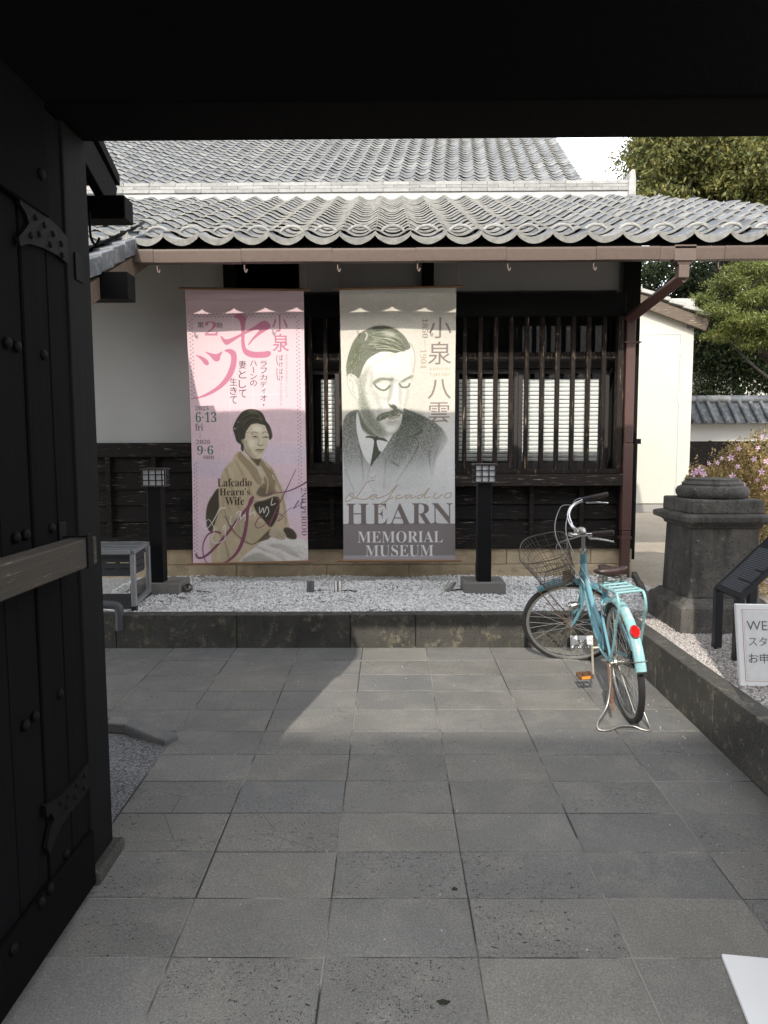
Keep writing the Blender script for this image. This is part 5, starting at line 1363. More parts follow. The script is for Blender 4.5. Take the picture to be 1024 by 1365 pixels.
cen = np.concatenate(cen); cl = np.repeat(cen, 3, 0) + rgz.normal(size=(len(cen) * 3, 3)) * .014
V, F_ = leaf_mesh(cl, .030, rgz, 2.4, -.2); np_obj('foliage', V, F_, M['leaf_azalea'], az)
st_.build('stem', M['bark'], az)
def flower(p, r, d):
    d = Vector(d).normalized(); q = d.to_track_quat('Z', 'Y').to_matrix().to_4x4(); m = MB(); sp_ = rgz.uniform(0, 6)
    for k in range(5):
        a = sp_ + 2 * PI * k / 5
        def L(rr, aa, z): return Vector(p) + (q @ Vector((rr * math.cos(aa), rr * math.sin(aa), z)))
        m.add([L(0, 0, 0), L(r * .6, a - .38, r * .18), L(r, a, r * .12), L(r * .6, a + .38, r * .18)], [(0, 1, 2, 3)])
    m.build('flower', M['petal'], az)
for (px, py, y, r) in ((932, 627, 5.85, .045), (938, 632, 5.84, .032), (925, 631, 5.86, .034), (976, 635, 5.80, .036), (974, 610, 5.9, .034), (956, 617, 5.95, .024), (1015, 629, 5.8, .034), (1010, 597, 6.0, .024), (985, 598, 6.0, .024), (947, 641, 5.85, .024), (962, 611, 5.95, .02), (992, 646, 5.8, .02), (1010, 640, 5.85, .02), (1022, 615, 5.9, .03), (966, 664, 5.75, .02), (988, 655, 5.8, .022), (1005, 612, 5.9, .028), (945, 618, 5.9, .022), (1020, 650, 5.78, .026), (983, 622, 5.84, .024), (1000, 668, 5.74, .022), (1016, 582, 6.05, .02), (972, 650, 5.78, .02), (936, 645, 5.82, .018)):
    flower(at(px, py, y), r, (rgz.uniform(-.5, .2), -1, rgz.uniform(.0, .5)))
# a few dry sprigs by the notice board
# ------------------------------------------------------------------ the two printed banners
class Canvas:
    """a print, laid out in photograph-pixel units from its own top left corner, q samples per unit"""
    def __init__(s, w, h, q, bgc):
        s.q = q; s.W = int(round(w * q)); s.H = int(round(h * q)); s.a = np.zeros((s.H, s.W, 3)); s.a[:] = bgc
        s.rg = np.random.RandomState(3)
        g = s.rg.rand(s.H, s.W); s.grain = g
    def _win(s, pts, pad):
        p = np.asarray(pts, float) * s.q
        x0 = max(0, int(p[:, 0].min() - pad)); x1 = min(s.W, int(p[:, 0].max() + pad) + 2)
        y0 = max(0, int(p[:, 1].min() - pad)); y1 = min(s.H, int(p[:, 1].max() + pad) + 2)
        return p, x0, x1, y0, y1
    @staticmethod
    def _blur(m, sg):
        if sg <= 0: return m
        k = int(3 * sg) + 1; x = np.arange(-k, k + 1); g = np.exp(-x * x / (2 * sg * sg)); g /= g.sum()
        m = np.apply_along_axis(lambda r: np.convolve(r, g, 'same'), 0, m)
        return np.apply_along_axis(lambda r: np.convolve(r, g, 'same'), 1, m)
    def _poly(s, p, x0, x1, y0, y1):
        m = np.zeros((y1 - y0, x1 - x0))
        for ox in (.25, .75):
            for oy in (.25, .75):
                X, Y = np.meshgrid(np.arange(x0, x1) + ox, np.arange(y0, y1) + oy); c = np.zeros(X.shape, bool)
                n = len(p)
                for i in range(n):
                    xa, ya = p[i]; xb, yb = p[i - 1]
                    if ya == yb: continue
                    c ^= ((ya > Y) != (yb > Y)) & (X < (xb - xa) * (Y - ya) / (yb - ya) + xa)
                m += c
        return m / 4
    def put(s, m, x0, x1, y0, y1, col, alpha, grain=0.0, fade=None):
        m = m * alpha
        if fade is not None:
            ya, aa, yb, ab = fade; Y = (np.arange(y0, y1) + .5) / s.q
            m = m * np.clip(aa + (ab - aa) * (Y - ya) / (yb - ya), min(aa, ab), max(aa, ab))[:, None]
        if grain:
            g = s.grain[y0:y1, x0:x1]; m = m * np.clip(1 + grain * (g - .5) * 2, 0, 2)
        m = np.clip(m, 0, 1)[..., None]; w_ = s.a[y0:y1, x0:x1]; w_[:] = w_ * (1 - m) + np.array(col) * m
    def fill(s, pts, col, alpha=1, blur=0, grain=0, smooth=True, fade=None):
        if smooth and len(pts) > 4:
            P = [Vector((x, y, 0)) for x, y in pts]; P = [P[-1]] + P + [P[0], P[1]]; o = []
            for i in range(1, len(P) - 2):
                a, b, c, d = P[i - 1], P[i], P[i + 1], P[i + 2]
                for k in range(5):
                    t = k / 5; v = .5 * ((2 * b) + (c - a) * t + (2 * a - 5 * b + 4 * c - d) * t * t + (3 * b - a - 3 * c + d) * t ** 3); o.append((v.x, v.y))
            pts = o
        sb = blur * s.q; p, x0, x1, y0, y1 = s._win(pts, 3 * sb + 1)
        if x1 <= x0 or y1 <= y0: return
        s.put(s._blur(s._poly(p, x0, x1, y0, y1), sb), x0, x1, y0, y1, col, alpha, grain, fade)
    def stroke(s, pts, w0, col, alpha=1, blur=0, grain=0, curve=True, w1=None, wm=None):
        P = [(v.x, v.y) for v in spline([(x, y, 0) for x, y in pts], 6)] if curve and len(pts) > 2 else list(pts)
        n = len(P); w1 = w0 if w1 is None else w1
        sb = blur * s.q; mx = max(w0, w1, wm or 0) * s.q
        p, x0, x1, y0, y1 = s._win(P, mx + 3 * sb + 1)
        if x1 <= x0 or y1 <= y0: return
        X, Y = np.meshgrid(np.arange(x0, x1) + .5, np.arange(y0, y1) + .5); m = np.zeros(X.shape)
        for i in range(n - 1):
            t = (i + .5) / (n - 1)
            ww = (w0 + (w1 - w0) * t) if wm is None else (w0 * (1 - t) + w1 * t + (wm - (w0 + w1) / 2) * math.sin(PI * t) ** 1.3)
            a = p[i]; d = p[i + 1] - a; L = (d * d).sum() + 1e-9
            u = np.clip(((X - a[0]) * d[0] + (Y - a[1]) * d[1]) / L, 0, 1)
            dist = np.hypot(X - a[0] - u * d[0], Y - a[1] - u * d[1]); m = np.maximum(m, np.clip(ww * s.q / 2 - dist + .5, 0, 1))
        s.put(s._blur(m, sb), x0, x1, y0, y1, col, alpha, grain)
    def ell(s, cx, cy, rx, ry, col, alpha=1, blur=0, grain=0, rot=0):
        c, d = math.cos(rot), math.sin(rot)
        s.fill([(cx + rx * math.cos(t) * c - ry * math.sin(t) * d, cy + rx * math.cos(t) * d + ry * math.sin(t) * c) for t in [2 * PI * k / 24 for k in range(24)]], col, alpha, blur, grain, smooth=False)
    def text(s, txt, x0, y0, x1, y1, col, table=None, off=0.0, alpha=1, rot=False):
        """fits the line into the box; rot turns it to run downwards"""
        T, w_, h_ = glyph_tris(txt, off, table)
        if not len(T): return
        if rot: Q = np.stack([x0 + (T[..., 1]) / h_ * (x1 - x0), y0 + T[..., 0] / w_ * (y1 - y0)], -1); Q[..., 0] = x1 - (T[..., 1] * -1 + h_) / h_ * (x1 - x0) if False else x0 + T[..., 1] / h_ * (x1 - x0)
        else: Q = np.stack([x0 + T[..., 0] / w_ * (x1 - x0), y1 - T[..., 1] / h_ * (y1 - y0)], -1)
        p, a0, a1, b0, b1 = s._win(Q.reshape(-1, 2), 1)
        if a1 <= a0 or b1 <= b0: return
        m = np.zeros((b1 - b0, a1 - a0)); Qs = Q * s.q
        sub = [(i + .5) / 4 for i in range(4)]
        for t in Qs:
            c0 = max(a0, int(t[:, 0].min())); c1 = min(a1, int(t[:, 0].max()) + 1); d0 = max(b0, int(t[:, 1].min())); d1 = min(b1, int(t[:, 1].max()) + 1)
            if c1 <= c0 or d1 <= d0: continue
            (ax, ay), (bx, by), (cx, cy) = t; D = (by - cy) * (ax - cx) + (cx - bx) * (ay - cy)
            if abs(D) < 1e-9: continue
            X, Y = np.meshgrid((np.arange(c0, c1)[:, None] + np.array(sub)[None]).ravel(), (np.arange(d0, d1)[:, None] + np.array(sub)[None]).ravel())
            l1 = ((by - cy) * (X - cx) + (cx - bx) * (Y - cy)) / D; l2 = ((cy - ay) * (X - cx) + (ax - cx) * (Y - cy)) / D
            ins = ((l1 >= 0) & (l2 >= 0) & (l1 + l2 <= 1)).astype(float)
            m[d0 - b0:d1 - b0, c0 - a0:c1 - a0] += ins.reshape(d1 - d0, 4, c1 - c0, 4).mean((1, 3))
        s.put(np.clip(m, 0, 1), a0, a1, b0, b1, col, alpha)
def rgb(r, g, b): return np.array([r, g, b]) / 255.0
def lin(c): return np.where(c <= .04045, c / 12.92, ((c + .055) / 1.055) ** 2.4)
def mapper(ox, oy, sc, X0, Y0):
    return lambda pts: [((ox + x / sc) - X0, (oy + y / sc) - Y0) for x, y in pts]

# ---- pink banner: photograph pixels from (251, 386), 154 wide, 365 high
PX0, PY0 = 251.0, 386.0
pk = Canvas(154, 364, 2, rgb(226, 196, 208))
# the photograph shows it widening a little downwards; undo that shift for the drawing
def skew(f):
    def g(pts): return [(x - (y / 364.0) * 6.5, y) for x, y in f(pts)]
    return g
c1 = skew(mapper(230, 370, 5.055, 247.5, PY0)); c2 = skew(mapper(230, 530, 5.12, 247.5, PY0)); wv = skew(mapper(300, 535, 8.533, 247.5, PY0))
def box_of(f, x0, y0, x1, y1): a, b = f([(x0, y0), (x1, y1)]); return a[0], a[1], b[0], b[1]
rgp = np.random.RandomState(6)
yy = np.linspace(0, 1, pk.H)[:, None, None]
pk.a[:] = rgb(226, 198, 203) * (1 - np.clip((yy - .30) / .25, 0, 1)) + rgb(230, 202, 210) * np.clip((yy - .30) / .25, 0, 1)  # print toned down above, lighter below, to offset sun and shade
for _ in range(90):                                    # woven check of the cloth pattern
    x = rgp.uniform(0, 154); y = rgp.uniform(20, 364); l = rgp.uniform(15, 70); wd = rgp.uniform(.5, 1.6); al = rgp.uniform(.15, .5)
    if rgp.rand() < .55: pk.stroke([(x, y), (x, y + l)], wd, rgb(240, 222, 230), al, curve=False)
    else: pk.stroke([(x, y), (x + l, y)], wd, rgb(240, 222, 230), al * .8, curve=False)
for (x, y, w_, h_, c_) in ((95, 205, 59, 26, rgb(216, 204, 222)), (0, 225, 55, 22, rgb(214, 200, 220)), (110, 262, 44, 40, rgb(218, 208, 226)), (10, 300, 40, 30, rgb(230, 206, 218))):
    pk.fill([(x, y), (x + w_, y), (x + w_, y + h_), (x, y + h_)], c_, .5, 2.0, smooth=False)
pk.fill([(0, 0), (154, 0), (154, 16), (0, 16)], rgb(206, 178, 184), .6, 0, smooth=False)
DG = rgb(84, 68, 78)
# patterned border
def border(x0, y0, x1, y1):
    L = math.hypot(x1 - x0, y1 - y0); n = int(L / 2.6); ux, uy = (x1 - x0) / L, (y1 - y0) / L
    for i in range(n):
        t = i / n; x = x0 + (x1 - x0) * t; y = y0 + (y1 - y0) * t; o = 1.5 if i % 2 else -1.5; s_ = 1 if (i // 2) % 2 else -1
        pk.stroke([(x - uy * o - .6, y + ux * o - .5 * s_), (x - uy * o + .6, y + ux * o + .5 * s_)], 1.0, rgb(120, 108, 124), .8, curve=False)
border(9, 34, 148, 34); border(6.0, 40, 4.5, 145); border(5, 228, 4, 352); border(146, 40, 146, 262); border(146, 340, 146, 356)
MP = rgb(196, 124, 148)
# large katakana
pk.fill(c1([(405, 262), (430, 244), (470, 250), (492, 268), (484, 300), (480, 345), (478, 420), (490, 470), (540, 490), (600, 490), (640, 486), (655, 500), (640, 524), (590, 532), (520, 528), (475, 505), (458, 460), (455, 400), (455, 330), (440, 280)]), MP)
pk.fill(c1([(318, 392), (325, 388), (350, 408), (390, 400), (460, 368), (540, 325), (590, 292), (625, 290), (652, 318), (640, 340), (590, 372), (540, 410), (508, 445), (502, 440), (535, 395), (575, 350), (560, 345), (510, 362), (440, 398), (390, 430), (358, 446), (335, 430)]), MP)
pk.fill(c1([(148, 512), (185, 520), (220, 540), (236, 562), (228, 580), (205, 572), (180, 540)]), MP)
pk.fill(c1([(212, 490), (250, 500), (290, 505), (328, 488), (315, 520), (305, 550), (275, 552), (245, 520)]), MP)
pk.fill(c1([(340, 482), (380, 472), (415, 490), (425, 530), (415, 600), (380, 670), (320, 730), (240, 775), (170, 797), (112, 800), (170, 785), (250, 745), (310, 700), (355, 640), (382, 570), (385, 520), (370, 500)]), MP)
pk.text('小', *box_of(c1, 660, 246, 765, 358), rgb(180, 112, 136), off=.006); pk.text('泉', *box_of(c1, 664, 372, 775, 492), rgb(190, 122, 144), off=.006)
pk.text('第', *box_of(c1, 165, 296, 206, 334), DG); pk.text('2', *box_of(c1, 212, 292, 298, 384), MP, BOLD, -.006); pk.text('期', *box_of(c1, 290, 299, 330, 336), DG)
def column(s, x, y0, y1, w_, col, f=None, off=0.0):
    n = len(s); h = (y1 - y0) / n
    for i, ch in enumerate(s):
        if ch == 'ー': b = box_of(f, x - w_ * .05, y0 + i * h + h * .1, x + w_ * .05, y0 + i * h + h * .9); pk.stroke([(b[0], b[1]), (b[2], b[3])], 1.0, col, curve=False); continue
        if ch == '・': b = f([(x, y0 + (i + .5) * h)])[0]; pk.ell(b[0], b[1], 1.1, 1.1, col); continue
        sm = .72 if ch in 'ィョュャッ' else 1
        pk.text(ch, *box_of(f, x - w_ / 2 * sm, y0 + i * h + h * .07, x + w_ / 2 * sm, y0 + i * h + h * (.90 if sm == 1 else .8)), col, off=off)
column('ラフカディオ・', 604, 548, 868, 46, DG, c1); column('ハーンの', 536, 545, 722, 46, DG, c1); column('妻として', 462, 545, 802, 52, DG, c1); column('生きて', 400, 660, 842, 50, DG, c1)
LG = rgb(150, 126, 136)
column('ばけばけ', 722, 508, 690, 24, DG, c1); column('主人公のモデル', 722, 692, 850, 17, LG, c1); column('2025年後期連続テレビ小説', 758, 505, 798, 15, rgb(178, 152, 158), c1)
pk.stroke(c1([(695, 515), (693, 545), (698, 572), (703, 580)]), .7, DG); pk.stroke(c1([(695, 600), (694, 640), (700, 672), (706, 678)]), .7, DG)
# dates
GR = rgb(74, 112, 100); TG = rgb(96, 92, 92)
pk.text('2025', *box_of(c2, 138, 42, 231, 70), TG, BOLD, -.008); pk.text('6·13', *box_of(c2, 140, 82, 286, 152), GR, BOLD, -.006); pk.text('fri', *box_of(c2, 138, 160, 190, 208), TG, BOLD, -.008)
pk.stroke(c2([(170, 216), (170, 256)]), .5, rgb(160, 130, 140), curve=False); pk.stroke(c2([(165, 246), (170, 257), (175, 246)]), .5, rgb(160, 130, 140), curve=False)
pk.text('2026', *box_of(c2, 143, 272, 242, 300), TG, BOLD, -.008); pk.text('9·6', *box_of(c2, 148, 312, 263, 372), GR, BOLD, -.006); pk.text('sun', *box_of(c2, 193, 380, 268, 404), TG, BOLD, -.008)
# ---- the seated lady: cloth, then face and hair
KT = rgb(200, 182, 152); KD = rgb(150, 132, 104); KL = rgb(222, 206, 178); OB = rgb(72, 66, 54); LP = rgb(228, 223, 216)  # kimono tones lightened to offset the shade low on the banner
pk.fill(c2([(305, 612), (255, 655), (218, 730), (212, 830), (235, 900), (300, 905), (330, 800)]), rgb(82, 74, 62), 1, .5)
pk.fill(c2([(460, 355), (420, 362), (395, 415), (345, 460), (312, 540), (300, 640), (300, 760), (262, 880), (240, 960), (248, 1060), (262, 1125), (330, 1138), (470, 1105), (560, 1015), (640, 960), (700, 940), (780, 900), (770, 800), (752, 680), (735, 620), (700, 530), (665, 465), (600, 408), (560, 420), (500, 390)]), KT, 1, .4)
pk.fill(c2([(560, 1010), (640, 955), (720, 965), (800, 958), (875, 968), (915, 1015), (918, 1090), (860, 1112), (800, 1128), (640, 1132), (520, 1130), (440, 1112)]), LP, 1, .4)
pk.fill(c2([(640, 1010), (720, 1000), (800, 1040), (860, 1100), (800, 1080), (720, 1030)]), rgb(160, 152, 142), .6, 1.2); pk.fill(c2([(450, 1112), (560, 1060), (640, 1090), (700, 1128), (560, 1134)]), rgb(150, 142, 130), .6, 1.2)
pk.stroke(c2([(560, 1015), (620, 1040), (700, 1080), (760, 1120)]), 1.0, rgb(150, 140, 130), .6, .4)
for pts in ([(350, 470), (400, 640), (470, 820), (500, 960)], [(420, 420), (470, 520), (530, 660)], [(320, 620), (350, 800), (420, 930), (500, 990)], [(600, 480), (650, 580), (700, 640)], [(300, 900), (350, 1000), (370, 1110)], [(660, 470), (720, 600), (750, 740), (760, 860)]):
    pk.stroke(c2(pts), 2.2, KD, .55, .8)
for pts in ([(375, 470), (430, 620), (500, 780)], [(280, 880), (300, 1000), (300, 1100)], [(560, 460), (610, 560), (660, 640)]):
    pk.stroke(c2(pts), 3.5, KL, .55, 1.2)
pk.fill(c2([(560, 640), (610, 575), (660, 600), (690, 650), (600, 668)]), rgb(96, 88, 70), .8, .8)
pk.fill(c2([(545, 715), (620, 690), (690, 665), (720, 690), (712, 780), (690, 840), (655, 880), (610, 830), (560, 770)]), OB, 1, .5)
pk.stroke(c2([(540, 690), (600, 682), (660, 665), (700, 640)]), 2.0, rgb(206, 190, 168), .9, .3); pk.stroke(c2([(545, 700), (610, 695), (680, 672)]), 1.0, rgb(120, 106, 84), .8, .3)
pk.fill(c2([(345, 800), (420, 900), (500, 985), (560, 990), (650, 900), (600, 850), (480, 820)]), rgb(184, 168, 140), .8, 1.0)
pk.stroke(c2([(345, 800), (400, 900), (500, 988), (560, 985), (655, 895)]), 1.4, rgb(92, 80, 62), .8, .4)
pk.fill(c2([(755, 885), (800, 895), (832, 935), (826, 968), (775, 960), (745, 915)]), rgb(80, 72, 60), 1, .5)
pk.fill(c2([(560, 985), (640, 905), (665, 935), (640, 965)]), rgb(86, 76, 60), .8, .6)
SK = rgb(216, 203, 178)  # skin tone of the print lightened against the shade
pk.fill(c2([(645, 930), (690, 893), (735, 902), (758, 930), (762, 958), (735, 972), (690, 960)]), rgb(190, 176, 152), 1, .3)
for pts in ([(705, 915), (735, 930), (752, 945)], [(700, 930), (728, 945), (742, 962)], [(690, 942), (715, 955)]): pk.stroke(c2(pts), .6, rgb(110, 96, 76), .8, .2)
# collar
pk.fill(wv([(160, 550), (250, 640), (330, 710), (400, 860), (380, 930), (330, 900), (240, 760), (140, 640), (120, 590)]), rgb(160, 144, 116), .9, .5)
pk.stroke(wv([(170, 560), (260, 650), (340, 740), (400, 840)]), 1.3, rgb(224, 214, 196), .95, .25); pk.stroke(wv([(250, 650), (330, 735), (380, 800)]), .7, rgb(150, 134, 108), .9, .2)
pk.fill(wv([(395, 640), (450, 715), (530, 800), (560, 900), (520, 1010), (450, 980), (420, 880), (380, 760)]), rgb(142, 126, 100), .8, .8)
pk.fill(wv([(350, 740), (390, 720), (430, 800), (420, 860), (380, 830)]), rgb(206, 196, 172), .9, .5)
pk.stroke(wv([(430, 800), (470, 900), (455, 1030)]), 1.6, KL, .8, .4); pk.stroke(wv([(520, 820), (545, 870)]), 1.2, rgb(228, 220, 204), .9, .3)
# neck, face
pk.fill(wv([(188, 440), (200, 540), (260, 610), (330, 690), (365, 715), (385, 660), (390, 610), (300, 560), (220, 460)]), rgb(164, 150, 124), 1, .3)
pk.fill(wv([(240, 590), (300, 632), (385, 628), (378, 680), (355, 712), (300, 655)]), rgb(92, 82, 66), .85, .7)
pk.fill(wv([(240, 290), (270, 245), (340, 228), (400, 246), (440, 262), (465, 312), (484, 372), (472, 440), (444, 520), (418, 588), (382, 628), (330, 630), (280, 606), (240, 560), (206, 500), (194, 440), (204, 400), (216, 340)]), SK, 1, .3)
pk.fill(wv([(200, 430), (230, 420), (260, 500), (300, 580), (350, 625), (290, 612), (235, 555)]), rgb(158, 144, 118), .6, 1.2)
pk.ell(*wv([(345, 290)])[0], 7, 4.5, rgb(240, 231, 210), .9, 1.5); pk.ell(*wv([(285, 455)])[0], 5.5, 6, rgb(236, 225, 202), .8, 1.5); pk.ell(*wv([(385, 590)])[0], 3.5, 2.5, rgb(214, 204, 182), .7, 1.0); pk.ell(*wv([(440, 470)])[0], 2.5, 5, rgb(206, 194, 172), .7, 1.0)
pk.stroke(wv([(375, 360), (392, 420), (400, 455)]), 1.6, rgb(222, 212, 190), .8, .5)
FD = rgb(78, 68, 54)
pk.stroke(wv([(278, 345), (310, 326), (352, 338)]), 1.1, rgb(112, 98, 78), .75, .4); pk.stroke(wv([(405, 345), (440, 325), (468, 338)]), 1.0, rgb(112, 98, 78), .7, .4)
pk.stroke(wv([(292, 384), (320, 374), (352, 386)]), 1.0, FD, .95, .2); pk.ell(*wv([(326, 383)])[0], 1.3, .9, FD, .8, .2)
pk.stroke(wv([(412, 390), (442, 380), (474, 390)]), 1.0, FD, .95, .2); pk.ell(*wv([(448, 389)])[0], 1.3, .9, FD, .8, .2)
pk.stroke(wv([(285, 360), (320, 350), (356, 364)]), .5, rgb(140, 124, 100), .7, .2); pk.stroke(wv([(300, 400), (330, 404), (352, 396)]), .5, rgb(150, 134, 110), .6, .2)
pk.stroke(wv([(368, 385), (364, 430), (356, 464)]), 1.2, rgb(156, 140, 114), .6, .6); pk.stroke(wv([(356, 470), (375, 482), (398, 480), (412, 468)]), .9, FD, .8, .3)
pk.stroke(wv([(328, 534), (365, 524), (385, 528), (424, 526)]), 1.2, rgb(96, 74, 62), .95, .25); pk.fill(wv([(335, 538), (380, 534), (418, 534), (400, 555), (360, 556)]), rgb(156, 128, 112), .7, .4); pk.stroke(wv([(350, 566), (380, 570), (405, 562)]), .8, rgb(140, 124, 100), .6, .4)
pk.ell(*wv([(180, 432)])[0], 2.2, 3.8, rgb(176, 162, 136), 1, .3); pk.stroke(wv([(172, 412), (168, 440), (182, 462)]), .6, rgb(110, 96, 76), .8, .2)
# hair
HR = rgb(70, 68, 58)
pk.fill(wv([(188, 548), (160, 520), (158, 470), (112, 432), (92, 365), (70, 290), (86, 230), (130, 150), (182, 92), (250, 66), (330, 70), (392, 96), (430, 150), (450, 202), (488, 250), (514, 320), (520, 385), (488, 416), (478, 350), (458, 300), (436, 252), (392, 240), (340, 228), (275, 244), (240, 290), (216, 330), (204, 400), (166, 410), (168, 450), (190, 470)]), HR, 1, .25)
for pts, c_ in (([(150, 200), (220, 130), (300, 110), (360, 120)], rgb(112, 108, 92)), ([(180, 260), (230, 190), (310, 160), (400, 190)], rgb(106, 102, 86)), ([(250, 90), (320, 92), (370, 130), (400, 190)], rgb(120, 116, 98)), ([(110, 300), (140, 230), (190, 180)], rgb(98, 94, 80)), ([(200, 300), (240, 240), (320, 205), (420, 222)], rgb(92, 88, 74)), ([(480, 280), (505, 340), (500, 390)], rgb(98, 94, 80)), ([(130, 330), (150, 400), (170, 440)], rgb(96, 92, 78))):
    pk.stroke(wv(pts), 2.2, c_, .6, .9)
for pts in ([(170, 190), (260, 140), (350, 150)], [(220, 230), (300, 185), (400, 205)], [(120, 260), (170, 180), (250, 110)]): pk.stroke(wv(pts), .8, rgb(44, 42, 36), .6, .3)
pk.ell(*wv([(90, 285)])[0], .9, .9, rgb(214, 208, 198)); pk.ell(*wv([(130, 212)])[0], .7, .7, rgb(190, 184, 172))
# soft folds and the grain of the enlarged photograph
for i in range(70):
    x = rgp.uniform(265, 740); y = rgp.uniform(470, 1060)
    if x > 520 and y > 640 and x < 720 and y < 880: continue
    if x > 480 and y > 900: continue
    l = rgp.uniform(40, 150); sl_ = .35 if x < 520 else .55
    pk.stroke(c2([(x, y), (x + l * sl_ * .6, y + l * .5), (x + l * sl_, y + l)]), rgp.uniform(.8, 2.6), KD if i % 2 else KL, .28, 1.0)
for i in range(26):
    x = rgp.uniform(500, 860); y = rgp.uniform(985, 1110); l = rgp.uniform(40, 120)
    pk.stroke(c2([(x, y), (x + l * .6, y + l * .18), (x + l, y + l * .4)]), rgp.uniform(.8, 2.2), rgb(168, 160, 150) if i % 2 else rgb(240, 236, 230), .35, 1.0)
for i in range(60):
    x = rgp.uniform(90, 500); y = rgp.uniform(80, 400); cx_, cy_ = 300, 330
    if (x - cx_) ** 2 / 165 ** 2 + (y - cy_) ** 2 / 200 ** 2 < 1 and not (230 < x < 470 and y > 235) and y < 420 - max(0, x - 210) * .9:
        pk.stroke(wv([(x, y), (x + 26, y - 14), (x + 55, y - 18)]), .5, rgb(108, 104, 90) if i % 2 else rgb(46, 44, 38), .5, .2)
for cv_ in (pk,):
    gm = Canvas._blur(cv_.rg.rand(cv_.H, cv_.W) - .5, .8); gm2 = Canvas._blur(cv_.rg.rand(cv_.H, cv_.W) - .5, 7)
    y0_ = int(155 * cv_.q); cv_.a[y0_:] *= (1 + .16 * gm + .40 * gm2)[y0_:, :, None]
# captions and signature
TB_ = rgb(58, 46, 42)
pk.text('Lafcadio', *box_of(c2, 292, 538, 528, 594), TB_, BOLD, -.004); pk.text('Hearn’s', *box_of(c2, 306, 606, 516, 656), TB_, BOLD, -.004); pk.text('Wife', *box_of(c2, 345, 666, 476, 722), TB_, BOLD, -.004)
SG = rgb(134, 82, 104)
pk.stroke(c2([(535, 672), (515, 720), (450, 800), (350, 930), (260, 1030), (200, 1078), (160, 1085), (142, 1060)]), 4.2, SG, 1, .1, w1=2.6); pk.stroke(c2([(520, 680), (500, 760), (490, 860), (465, 970), (420, 1060), (350, 1118), (270, 1138)]), 3.0, SG, 1, .1, w1=1.2, wm=4.6)
pk.stroke(c2([(270, 1138), (215, 1115), (192, 1050), (195, 980), (225, 925), (270, 905), (310, 915)]), .9, SG, 1, .1, w1=2.6)
pk.stroke(c2([(830, 480), (800, 545), (755, 640), (700, 750), (660, 840), (648, 870)]), .7, SG, 1, .1, w1=2.6); pk.stroke(c2([(620, 655), (700, 642), (780, 630), (860, 595), (915, 560)]), .9, SG, 1, .1, w1=2.4)
pk.stroke(c2([(600, 800), (572, 820), (552, 860), (570, 885), (610, 865), (650, 830)]), 1.6, SG, 1, .1, w1=.6); pk.stroke(c2([(690, 780), (740, 800), (735, 820), (705, 838), (740, 790), (800, 745)]), 1.4, SG, 1, .1, w1=.6)
pk.stroke(c2([(848, 700), (818, 745), (812, 752), (850, 730), (880, 690)]), 1.5, rgb(110, 80, 110), 1, .1, w1=.6); pk.stroke(c2([(880, 690), (862, 745), (880, 755)]), 1.2, rgb(110, 80, 110), 1, .1)
WS = rgb(240, 236, 232)
pk.stroke(c2([(345, 742), (310, 745), (285, 790), (250, 850), (215, 885), (190, 870)]), 1.7, WS, .95, .1, w1=.6); pk.stroke(c2([(190, 870), (230, 820), (270, 890), (250, 960), (285, 985), (340, 960), (345, 900)]), .7, WS, .95, .1, w1=1.2)
for pts in ([(330, 880), (345, 860), (345, 890), (325, 890)], [(385, 800), (378, 850), (395, 850)], [(420, 780), (450, 765), (430, 830), (400, 880)], [(455, 770), (450, 820), (480, 790), (482, 830)], [(520, 750), (515, 790), (545, 770), (550, 800)], [(580, 740), (585, 780), (605, 745), (612, 780), (632, 735), (645, 770), (625, 805)], [(670, 680), (662, 725), (690, 715)]):
    pk.stroke(c2(pts), 1.1, WS, .95, .1)
pk.text('2ND PERIOD', *box_of(c2, 862, 610, 906, 945), rgb(128, 96, 112), BOLD, -.006, rot=True)

# ---- grey banner: photograph pixels from (453, 384), 155 wide, 364 high
mk = Canvas(154, 362, 2, rgb(214, 212, 208))
MX0, MY0 = 453.0, 385.0
def skm(f): return lambda pts: [(x - (y / 362.0) * 2.2, y) for x, y in f(pts)]
g1 = skm(mapper(430, 370, 5.12, MX0, MY0)); g2 = skm(mapper(430, 560, 5.12, MX0, MY0)); hh = skm(mapper(450, 420, 6.4, MX0, MY0))
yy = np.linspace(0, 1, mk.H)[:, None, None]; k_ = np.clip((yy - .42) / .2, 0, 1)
mk.a[:] = rgb(212, 205, 192) * (1 - k_) + rgb(220, 219, 218) * k_  # print ground darkened above so the sunlit band keeps its detail
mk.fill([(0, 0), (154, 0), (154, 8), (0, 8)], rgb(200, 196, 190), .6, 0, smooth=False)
GD = rgb(86, 90, 82); GM = rgb(128, 134, 116); FL = rgb(220, 215, 206)  # FL darkened so the sunlit face keeps its lines
